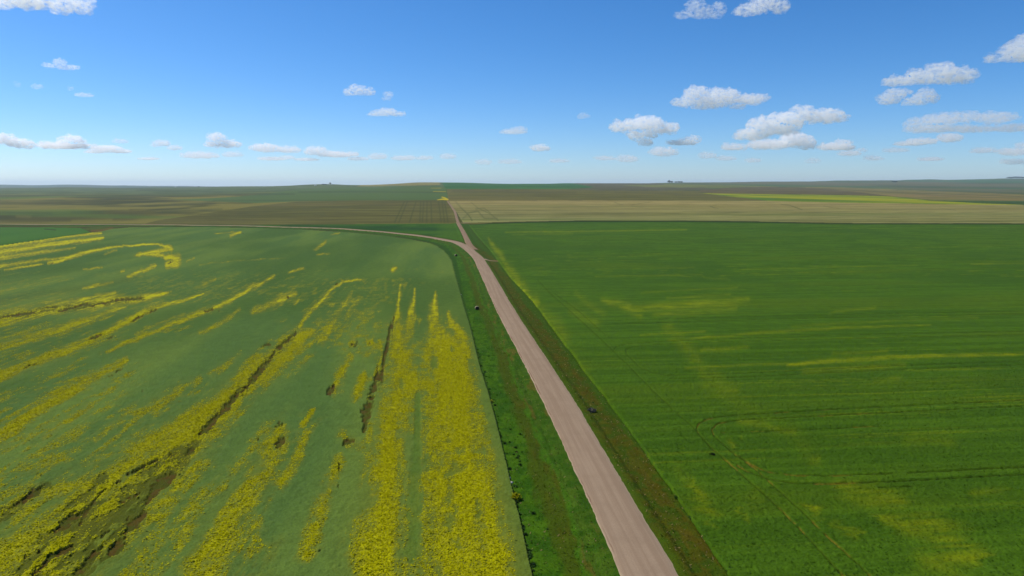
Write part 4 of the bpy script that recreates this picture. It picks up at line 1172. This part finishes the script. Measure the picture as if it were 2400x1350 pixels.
def bale(x, y, R, L, rz, label):
    e = bpy.data.objects.new("hay_bale", None); COL.objects.link(e)
    X, Y = unproj(x, y)
    e.location = (float(X), float(Y), float(terrain(float(X), float(Y))[0]) - .12); e.rotation_euler = (0, 0, rz)
    na, nl = 40, 12
    V, Fq = [], []
    for j in range(nl + 1):
        xx = (j / nl - .5) * L
        rr = R * (1 - .06 * abs(2 * j / nl - 1) ** 6)
        for i in range(na):
            a = 2 * math.pi * i / na
            r2 = rr * (1 + .03 * math.sin(i * 2.3 + j) + .02 * math.sin(j * 3.1))
            V.append((xx, r2 * math.cos(a), max(R + r2 * math.sin(a), .06)))
    for j in range(nl):
        for i in range(na):
            a = j * na + i; b_ = j * na + (i + 1) % na
            Fq.append((a, b_, b_ + na, a + na))
    mesh_np("straw_roll", V, Fq, M_bale, parent=e)
    for sg in (-1, 1):
        Ve, Fe = [(sg * (L / 2 + .05), 0, R)], []
        rings = 4
        for k in range(1, rings + 1):
            rr = R * .95 * k / rings
            for i in range(na):
                a = 2 * math.pi * i / na
                Ve.append((sg * (L / 2 + .05 * (1 - k / rings)), rr * math.cos(a), max(R + rr * math.sin(a), .06)))
        for i in range(na):
            Fe.append((0, 1 + i, 1 + (i + 1) % na, 1 + (i + 1) % na))
        tri = [(0, 1 + i, 1 + (i + 1) % na) for i in range(na)]
        quad = []
        for k in range(rings - 1):
            for i in range(na):
                a = 1 + k * na + i; b_ = 1 + k * na + (i + 1) % na
                quad.append((a, b_, b_ + na, a + na))
        me = bpy.data.meshes.new("bale_end"); me.from_pydata(Ve, [], tri + quad); me.update(); me.materials.append(M_bale_end)
        oe = bpy.data.objects.new("bale_end", me); COL.objects.link(oe); oe.parent = e
    tag(e, label, "hay bale", "old bales in the ditch")


bale(1118, 726, .82, 1.3, math.radians(-80), "weathered pale hay bale with a shade-dark end in the ditch, the nearer of two")
bale(1068.5, 600.5, .8, 1.3, math.radians(-62), "weathered hay bale in the ditch just below the road bend, the farther of two")


# far trees
M_bark = rock_mat("bark", lin(70, 58, 46), lin(50, 42, 34))
M_crown = plain_attr_mat("tree_leaves", .3, .1)


def tree(px, py_base, Y, h, w, label, seed, shape="round", name="tree"):
    s = float(slope(py_base)); v = (py_base - 675) / F
    X = (px - 1200) / F * (Y / (CP - v * SP))
    e = bpy.data.objects.new(name, None); COL.objects.link(e)
    e.location = (X, Y, float(terrain(X, Y)[0]) - .3)
    rng = np.random.default_rng(seed)
    V, Fq = [], []
    for j, (zz, rr) in enumerate(((0, .05), (.2, .035), (.5, .025), (.85, .008))):
        for i in range(8):
            a = i * math.pi / 4
            V.append((rr * h * math.cos(a), rr * h * math.sin(a), zz * h))
    for j in range(3):
        for i in range(8):
            Fq.append((j * 8 + i, j * 8 + (i + 1) % 8, (j + 1) * 8 + (i + 1) % 8, (j + 1) * 8 + i))
    mesh_np("trunk", V, Fq, M_bark, parent=e)
    n = 900
    d = rng.normal(0, 1, (n, 3)); d /= np.linalg.norm(d, axis=1)[:, None]
    r = rng.uniform(.3, 1, n) ** .5
    lump = 1 + .3 * np.sin(d[:, 0] * 5 + seed) * np.sin(d[:, 1] * 4 + d[:, 2] * 5 + seed)
    Pq = d * (r * lump)[:, None] * [w / 2, w / 2, h * .42]
    Pq[:, 2] += h * .56
    if shape == "cone":
        k = np.clip(1.15 - (Pq[:, 2] / h), .05, 1)
        Pq[:, :2] *= (k * 1.4)[:, None]
    c = np.tile(lin(50, 70, 44), (n, 1)) * rng.uniform(.6, 1.3, (n, 1))
    V, Fq, C = leaf_cloud(Pq, w * .12, h * .09, c, seed + 1, .2)
    mesh_np("crown", V, Fq, M_crown, {"albedo": C}, parent=e, smooth_shade=False)
    tag(e, label, "tree", "trees on the skyline")


tree(1568, 430, 8800, 30, 42, "tallest pointed dark tree of the skyline row right of centre", 51, "cone")
tree(1574, 430, 8850, 20, 34, "rounded tree touching the right side of the tallest pointed skyline tree", 52)
tree(1584, 430, 8900, 15, 36, "low middle tree of the dark skyline row, alone between its neighbours", 53)
tree(1591, 430, 8950, 17, 40, "broad tree second from the right end of the dark skyline row", 54)
tree(1597, 430, 9000, 16, 32, "last tree at the right end of the dark skyline row", 55)
tree(774, 433, 6450, 15, 16, "single small tree breaking the skyline left of the central ridge", 56)
tree(758, 437, 5600, 9, 26, "dark low tree right of the white farm shed below the ridge", 57)
tree(763, 437, 5650, 8, 22, "dark low tree farthest right of the white farm shed below the ridge", 58)
tree(2096, 434, 8200, 16, 60, "dark bushy tree halfway up the blue-green hills on the right", 59)
tree(2368, 419, 12300, 24, 110, "leftmost dark tree of the belt on the highest hill at the right edge", 61)
tree(2381, 419, 12350, 28, 120, "middle dark tree of the belt on the highest hill at the right edge", 62)
tree(2395, 419, 12400, 26, 120, "rightmost dark tree of the belt on the highest hill at the right edge", 63)
tree(466, 438.6, 7400, 10, 18, "small dark tree on the far left skyline right of the white building", 60)


# far farm sheds
def paint_mat(name, c, rough=.6, wave=None):
    m, nt, b = new_mat(name)
    n = noise_n(nt, .8, 3)
    cc = mixc(nt, ramp01(nt, n, .3, .7), tuple(np.asarray(c) * .9), tuple(c))
    nt.links.new(cc, b.inputs["Base Color"]); b.inputs["Roughness"].default_value = rough
    return m


M_wall = paint_mat("white_siding", lin(226, 226, 220)); M_roof = paint_mat("metal_roof", lin(196, 200, 204), .4); M_door = paint_mat("shed_door", lin(90, 84, 78))


def shed(px, Y, L, W, H, rz, label):
    X = (px - 1200) / F * Y
    e = bpy.data.objects.new("farm_shed", None); COL.objects.link(e)
    e.location = (X, Y, float(terrain(X, Y)[0]) - .4); e.rotation_euler = (0, 0, rz)
    a, b = L / 2, W / 2; R = H * 1.4
    Vw = [(-a, -b, 0), (a, -b, 0), (a, b, 0), (-a, b, 0), (-a, -b, H), (a, -b, H), (a, b, H), (-a, b, H), (-a, 0, R), (a, 0, R)]
    Fw = [(0, 1, 5, 4), (2, 3, 7, 6), (1, 2, 6, 9, 5), (3, 0, 4, 8, 7)]
    me = bpy.data.meshes.new("wall"); me.from_pydata(Vw, [], Fw); me.update(); me.materials.append(M_wall)
    o = bpy.data.objects.new("wall", me); COL.objects.link(o); o.parent = e
    ov = .6; t = .25
    Vr = []
    for sx in (-1, 1):
        for (yy, zz) in ((-b - ov, H - ov * (R - H) / b), (0, R), (b + ov, H - ov * (R - H) / b)):
            Vr += [(sx * (a + ov), yy, zz + .05), (sx * (a + ov), yy, zz + .05 + t)]
    Fr = [(1, 7, 9, 3), (3, 9, 11, 5), (0, 2, 8, 6), (2, 4, 10, 8), (0, 6, 7, 1), (4, 5, 11, 10), (0, 1, 3, 2), (2, 3, 5, 4), (6, 8, 9, 7), (8, 10, 11, 9)]
    me = bpy.data.meshes.new("roof"); me.from_pydata(Vr, [], Fr); me.update(); me.materials.append(M_roof)
    o = bpy.data.objects.new("roof", me); COL.objects.link(o); o.parent = e
    dw, dh = W * .4, H * .8
    Vd = [(-dw / 2, -b - .12, 0), (dw / 2, -b - .12, 0), (dw / 2, -b - .12, dh), (-dw / 2, -b - .12, dh), (-dw / 2, -b - .02, 0), (dw / 2, -b - .02, 0), (dw / 2, -b - .02, dh), (-dw / 2, -b - .02, dh)]
    Fd = [(0, 1, 2, 3), (1, 5, 6, 2), (4, 0, 3, 7), (3, 2, 6, 7), (5, 4, 7, 6), (0, 4, 5, 1)]
    me = bpy.data.meshes.new("door"); me.from_pydata(Vd, [], Fd); me.update(); me.materials.append(M_door)
    o = bpy.data.objects.new("door", me); COL.objects.link(o); o.parent = e
    tag(e, label, "farm building")


shed(744.5, 5300, 11, 9, 6, .5, "tiny white farm shed on the grey-green slope left of the central ridge")
shed(420, 7300, 14, 9, 6, -.3, "tiny white building on the low skyline at the far left")


# ------------------------------------------------------------------ clouds: closed volumes of droplets
def cloud_mat(name, dens, size, g=.35):
    m = bpy.data.materials.new(name); m.use_nodes = True
    nt = m.node_tree; nt.nodes.clear()
    out = nt.nodes.new("ShaderNodeOutputMaterial")
    v = nt.nodes.new("ShaderNodeVolumeScatter")
    v.inputs["Color"].default_value = (1, 1, 1, 1)
    v.inputs["Anisotropy"].default_value = g
    n = noise_n(nt, 1.2 / size, 4, .58, stretch=(1, 1, 1.6))
    nt.links.new(math_n(nt, "MULTIPLY", ramp01(nt, n, .38, .80), dens * 1.75), v.inputs["Density"])
    nt.links.new(v.outputs[0], out.inputs["Volume"])
    return m


def ico_np(sub=3):
    import bmesh
    bm = bmesh.new(); bmesh.ops.create_icosphere(bm, subdivisions=sub, radius=1.0)
    V = np.array([v.co[:] for v in bm.verts]); Fq = np.array([[v.index for v in f.verts] for f in bm.faces]); bm.free()
    return V, Fq


ICO_V, ICO_F = ico_np(3)
tmp = bpy.data.objects.new("tmp", bpy.data.meshes.new("tmp")); COL.objects.link(tmp)
remesh = tmp.modifiers.new("r", "REMESH"); remesh.mode = "VOXEL"
CLOUDS = [
    ([(10, 2, 40, 13), (55, 0, 45, 17), (95, 8, 22, 13)], 5, "bright white cloud cut off by the top left corner of the picture"),
    ([(150, 10, 28, 18), (185, 12, 30, 16), (200, 22, 14, 9), (142, 24, 18, 9)], 3.5, "torn white cloud at the top left, second from the corner"),
    ([(140, 147, 15, 9), (160, 158, 24, 5), (118, 153, 18, 3.5)], 1.7, "thin triangular wisp of cloud alone in the upper left sky"),
    ([(86, 203, 13, 6)], 1.0, "faint round puff below the thin triangular wisp"), ([(40, 198, 6, 6)], .6, "faintest tiny puff near the left edge of the sky"),
    ([(165, 207, 6, 5)], .7, "tiny faint puff right of the round faint puff"), ([(197, 223, 22, 4)], .9, "flat faint streak of cloud under the tiny puffs on the left"),
    ([(818, 217, 15, 8), (840, 211, 20, 10), (862, 215, 13, 8)], 3.2, "small bright cloud left of centre, upper one of three"),
    ([(910, 223, 11, 9), (904, 231, 9, 5)], 1.6, "small ragged puff just right of the upper bright cloud near the centre"),
    ([(885, 267, 22, 5), (905, 263, 26, 8), (931, 267, 19, 5)], 2.6, "flat bright cloud left of centre, lowest of three"),
    ([(1630, 16, 22, 15), (1645, 30, 26, 14), (1605, 36, 22, 7), (1684, 22, 14, 13), (1672, 36, 18, 7)], 2.4, "ragged white cloud at the top edge, left of two on the right side"),
    ([(1795, 8, 34, 18), (1826, 17, 22, 14), (1757, 22, 28, 11), (1742, 29, 18, 7)], 4, "dense white cloud at the top edge, right of the ragged one"),
    ([(2425, 112, 50, 26), (2380, 124, 40, 19), (2345, 136, 28, 8)], 5, "white cloud cut off by the right edge, high up"),
    ([(2112, 191, 38, 8), (2150, 181, 36, 15), (2204, 172, 34, 21), (2246, 176, 40, 16), (2128, 184, 22, 10)], 5, "long humped white cloud high on the right above a pair of small clouds"),
    ([(2085, 232, 26, 12), (2097, 221, 24, 12), (2127, 217, 14, 5)], 4, "left cloud of the small pair under the long humped cloud"),
    ([(2165, 226, 22, 15), (2142, 238, 24, 8), (2188, 227, 14, 8)], 4, "right cloud of the small pair under the long humped cloud"),
    ([(1630, 222, 27, 18), (1602, 239, 26, 9), (1660, 238, 42, 13), (1695, 228, 42, 17), (1647, 250, 28, 6), (1752, 233, 46, 9), (1782, 228, 20, 5), (1732, 249, 18, 7)], 4.5, "large white cloud with a long tail, middle height on the right side"),
    ([(1460, 296, 32, 11), (1510, 291, 46, 15), (1556, 301, 36, 11), (1505, 315, 36, 9), (1510, 333, 20, 8)], 3, "broad grey-white cloud narrowing downwards, right of centre"),
    ([(1600, 334, 36, 6), (1622, 328, 20, 8)], 2, "flat cloud right of the narrowing grey-white one"), ([(1555, 356, 34, 9)], 1.8, "oval cloud below the narrowing grey-white one"), ([(1470, 372, 28, 8)], 1.2, "low faint cloud left of the oval one near the horizon"),
    ([(1880, 266, 27, 14), (1842, 282, 42, 15), (1792, 294, 36, 18), (1930, 272, 46, 12), (1972, 278, 18, 6), (1762, 316, 42, 11), (1822, 303, 45, 11)], 4.5, "biggest sloping white cloud mass over the yellow strip"),
    ([(1862, 328, 38, 15), (1802, 338, 52, 9), (1890, 339, 22, 11), (1720, 346, 30, 6)], 3, "flat-based cloud directly under the biggest sloping mass"),
    ([(1960, 344, 42, 8), (1977, 336, 20, 7)], 2.2, "small slanting cloud right of the flat-based one"), ([(1990, 360, 26, 6), (2020, 352, 12, 4)], 1.1, "faint slanting cloud just below the small slanting one"),
    ([(2140, 290, 22, 9), (2192, 285, 46, 15), (2252, 275, 40, 11), (2332, 275, 52, 11), (2182, 302, 62, 8), (2282, 303, 62, 7), (2375, 300, 45, 8)], 2.6, "wide layered cloud bank along the right edge"),
    ([(2160, 331, 36, 6), (2226, 323, 28, 9), (2132, 337, 36, 4)], 1.9, "thin slanting cloud below the wide layered bank"), ([(2305, 353, 28, 6)], 1.0, "faint small cloud low on the right"), ([(2378, 356, 40, 8), (2405, 342, 24, 8)], 1.6, "cloud low against the right edge, upper of two"), ([(2375, 379, 30, 6)], 1.0, "lowest faint cloud against the right edge"),
    ([(1265, 347, 24, 7)], 1.9, "small oval cloud low in the middle of the sky"), ([(1203, 309, 32, 5), (1216, 304, 20, 6)], 1.9, "small ragged cloud above the oval one in the middle"), ([(1367, 272, 15, 6)], 1.2, "little lone puff right of the middle of the sky"),
    ([(8, 325, 30, 11), (46, 336, 32, 10), (64, 343, 14, 6)], 2.4, "white cloud touching the left edge above the horizon"), ([(170, 331, 28, 13), (140, 341, 52, 8), (202, 343, 20, 6)], 2.4, "peaked cloud second from the left edge above the horizon"),
    ([(250, 348, 36, 6), (282, 355, 26, 4), (225, 355, 24, 4)], 1.5, "flat cloud third from the left edge above the horizon"), ([(283, 331, 17, 5)], .9, "tiny faint cloud above the flat third one"), ([(378, 335, 20, 6), (365, 340, 12, 4)], 1.2, "small cloud over the left pasture"), ([(410, 347, 16, 5)], 1.3, "small oval cloud just right of and below the small one over the pasture"),
    ([(465, 364, 42, 7)], 1.1, "low faint cloud under the tall peaked one on the left"), ([(508, 324, 22, 11), (536, 338, 24, 8), (502, 338, 22, 7)], 2.4, "tall peaked cloud on the left, above the low faint one"), ([(545, 362, 24, 6)], .9, "faint cloud low right of the tall peaked one"),
    ([(620, 347, 36, 8), (675, 351, 30, 7)], 1.8, "double-humped low cloud left of the central ridge"), ([(742, 354, 28, 9), (792, 362, 48, 6)], 1.8, "low cloud tapering right, left of the central ridge"), ([(885, 367, 22, 6)], 1.2, "small low cloud just left of the ridge's highest point"), ([(945, 371, 28, 5), (995, 370, 20, 4)], 1.0, "thin low cloud directly over the central ridge"), ([(1050, 367, 20, 6)], 1.1, "low puff over the straight dirt lane"),
    ([(640, 372, 36, 4), (670, 369, 18, 4)], .9, "thin faint streak of cloud under the double-humped low cloud"), ([(350, 372, 24, 3)], .8, "thin faint streak low over the left pasture, under the small oval cloud"),
    ([(1310, 377, 26, 4)], .7, "very faint low streak between the lane and the large clouds on the right"), ([(840, 372, 26, 4)], .8, "thin faint streak just below the tail of the tapering low cloud"),
    ([(1420, 371, 24, 5)], .9, "faint low puff to the left of the low faint cloud near the oval one"), ([(2180, 373, 30, 4)], .8, "very faint streak low above the blue-green hills"),
    ([(2050, 371, 22, 5)], .8, "faint low puff above the left end of the blue-green hills"), ([(720, 116 + 258, 30, 3)], .7, "faint streak right of the thin one under the double-humped cloud"),
    ([(1134, 380, 20, 6)], 1.0, "lowest little cloud just right of the lane"), ([(1195, 379, 30, 5)], .7, "very faint low streak right of the lowest little cloud"), ([(1660, 364, 20, 7)], 1.2, "low oval puff below the flat-based cloud on the right"), ([(1702, 371, 24, 5)], .9, "faint low streak right of the low oval puff"), ([(1765, 376, 20, 5)], .9, "faint low cloud below the flat-based mass"), ([(1905, 377, 16, 6)], .8, "faint low puff under the small slanting cloud"), ([(2100, 352, 30, 5)], .6, "very faint streak under the layered bank's left end"),
]


def _h3(i, j, k, seed):
    return _hash(i * 1 + k * 7919, j + k * 104729, seed)


def vnoise3(p, seed):
    f = np.floor(p); t = p - f; t = t * t * (3 - 2 * t)
    i, j, k = (f[:, c].astype(np.int64) for c in range(3))
    out = 0.0
    for a in (0, 1):
        for b in (0, 1):
            for c in (0, 1):
                w = (t[:, 0] if a else 1 - t[:, 0]) * (t[:, 1] if b else 1 - t[:, 1]) * (t[:, 2] if c else 1 - t[:, 2])
                out = out + w * _h3(i + a, j + b, k + c, seed)
    return out


def fbm3(p, seed, octv=4, gain=.55):
    s = 0.0; amp = 1.0; tot = 0.0
    for o in range(octv):
        s = s + amp * vnoise3(p + 11.7 * o, seed + 13 * o); tot += amp; amp *= gain; p = p * 2.07
    return s / tot


def make_cloud(puffs, od, label, seed):
    base_py = max(p[1] + p[3] for p in puffs)
    od = od * (1.0 + 1.3 * min(1.0, max(0.0, (base_py - 310) / 40.0)))
    D = float(np.clip(1500.0 / -slope(min(base_py, 400)), 5200, 34000))
    ctr_px = np.mean([p[0] for p in puffs])
    top = min(p[1] - p[3] for p in puffs)
    rng = np.random.default_rng(seed)
    V, Fq = [], []
    nV = 0

    def pt(px, py, yy):
        v = (py - 675) / F
        return np.array([(px - 1200) / F * yy / (CP - v * SP), yy, HC - yy * float(slope(py))])
    span = max(p[0] + p[2] for p in puffs) - min(p[0] - p[2] for p in puffs)
    k = D / F
    for (px, py, rx, ry) in puffs:
        m = 1 + (2 if rx > 12 else 1)
        for j in range(m):
            ox, oy = (0, 0) if j == 0 else (rng.uniform(-.55, .55) * rx, rng.uniform(-.5, .35) * ry)
            sc = 1.0 if j == 0 else rng.uniform(.5, .75)
            yy = D + rng.uniform(-.3, .3) * rx * k * (0 if j == 0 else 1)
            c = pt(px + ox, py + oy, yy)
            V.append(ICO_V * np.array([rx * k * sc, (rx * .55 + ry * .5) * k * sc, ry * k * sc * 1.02]) + c)
            Fq.append(ICO_F + nV); nV += len(ICO_V)
    V = np.vstack(V); Fq = np.vstack(Fq)
    me = bpy.data.meshes.new("t"); me.from_pydata(V.tolist(), [], Fq.tolist())
    old = tmp.data; tmp.data = me
    if old.users == 0: bpy.data.meshes.remove(old)
    small = min(p[3] for p in puffs)
    remesh.voxel_size = float(max(span * k / 150, small * k / 10))
    dg = bpy.context.evaluated_depsgraph_get(); dg.update()
    ev = tmp.evaluated_get(dg)
    em = bpy.data.meshes.new_from_object(ev)
    n = len(em.vertices)
    co = np.empty(n * 3, np.float32); em.vertices.foreach_get("co", co); co = co.reshape(-1, 3).astype(float)
    no = np.empty(n * 3, np.float32); em.vertices.foreach_get("normal", no); no = no.reshape(-1, 3)
    ry = float(np.mean([p[3] for p in puffs])) * k
    q3 = co / ry
    big = fbm3(q3 * [.9, .9, 1.1], seed, 2) - .5
    fin = np.abs(fbm3(q3 * [2.2, 2.2, 2.8], seed + 3, 5, .62) - .5)
    co = co + no * (ry * (1.5 * big - 2.1 * fin + .38))[:, None]
    # flatter, softer base
    zb = HC - D * float(slope(base_py))
    low = co[:, 2] < zb + .25 * ry
    co[low, 2] = zb + .25 * ry + (co[low, 2] - zb - .25 * ry) * .55
    org = co.mean(0)
    em.vertices.foreach_set("co", (co - org).astype(np.float32).ravel()); em.update()
    em.name = "cloud"; em.materials.clear(); em.materials.append(cloud_mat("cloud_vapour", .40 * od / (2 * ry), ry))
    o = bpy.data.objects.new("cloud", em); COL.objects.link(o); o.location = org
    tag(o, label, "cloud", "scattered fair-weather clouds")


for i, (pf, od, lb) in enumerate(CLOUDS):
    make_cloud(pf, od, lb, 300 + i)
bpy.data.objects.remove(tmp)

# ------------------------------------------------------------------ haze, sky, sun
ztop = float(gz[(gy < 19000)].max()) + 60.0
hz = [(-52000, -3000), (52000, 40000)]
(xa, ya), (xb, yb_) = hz
zbot = min(float(gz.min()), -5) - 1.0
Vh = [(xa, ya, zbot), (xb, ya, zbot), (xb, yb_, zbot), (xa, yb_, zbot), (xa, ya, ztop), (xb, ya, ztop), (xb, yb_, ztop), (xa, yb_, ztop)]
Fh = [(0, 3, 2, 1), (4, 5, 6, 7), (0, 1, 5, 4), (1, 2, 6, 5), (2, 3, 7, 6), (3, 0, 4, 7)]
HAZE = 3.0e-5
me = bpy.data.meshes.new("haze"); me.from_pydata(Vh, [], Fh); me.update()
mh = bpy.data.materials.new("haze_air"); mh.use_nodes = True
nt = mh.node_tree; nt.nodes.clear()
out = nt.nodes.new("ShaderNodeOutputMaterial"); pv = nt.nodes.new("ShaderNodeVolumePrincipled")
pv.inputs["Color"].default_value = (.72, .86, 1.0, 1)
pv.inputs["Density"].default_value = HAZE
pv.inputs["Anisotropy"].default_value = .2
nt.links.new(pv.outputs[0], out.inputs["Volume"])
me.materials.append(mh)
o = bpy.data.objects.new("haze", me); COL.objects.link(o)
tag(o, "thin blue air haze that fades the far hills", "haze", None, "stuff")

SUN_EL, SUN_AZ = math.radians(50), math.radians(-66)     # azimuth from the view direction, negative = left
w = bpy.data.worlds.new("World"); scene.world = w; w.use_nodes = True
nt = w.node_tree
bg = nt.nodes["Background"]
sky = nt.nodes.new("ShaderNodeTexSky"); sky.sky_type = "NISHITA"; sky.sun_disc = False
sky.sun_elevation = SUN_EL; sky.sun_rotation = SUN_AZ
sky.altitude = 500; sky.air_density = .8; sky.dust_density = .5; sky.ozone_density = 8.5
hs = nt.nodes.new("ShaderNodeHueSaturation"); hs.inputs["Saturation"].default_value = 1.18
nt.links.new(sky.outputs[0], hs.inputs["Color"]); nt.links.new(hs.outputs[0], bg.inputs[0]); bg.inputs[1].default_value = 0.13
sd = bpy.data.lights.new("sun", "SUN"); sd.energy = 5.0; sd.angle = math.radians(.53); sd.color = (1.0, .955, .88)
so = bpy.data.objects.new("sun", sd); COL.objects.link(so)
dirv = Vector((math.sin(SUN_AZ) * math.cos(SUN_EL), math.cos(SUN_AZ) * math.cos(SUN_EL), math.sin(SUN_EL)))
so.rotation_euler = dirv.to_track_quat("Z", "Y").to_euler()
so.location = (-200, 100, 400)

scene.view_settings.view_transform = "Standard"
scene.view_settings.look = "None"
scene.view_settings.exposure = 0.10
scene.view_settings.gamma = 1.0
scene.cycles.max_bounces = 100
scene.cycles.diffuse_bounces = 3
scene.cycles.volume_bounces = 90
scene.cycles.use_denoising = True
try:
    scene.cycles.denoiser = "OPENIMAGEDENOISE"
    scene.cycles.denoising_input_passes = "RGB_ALBEDO_NORMAL"
    scene.cycles.denoising_prefilter = "ACCURATE"
except Exception:
    pass
scene.cycles.use_adaptive_sampling = True
scene.cycles.adaptive_threshold = 0.01
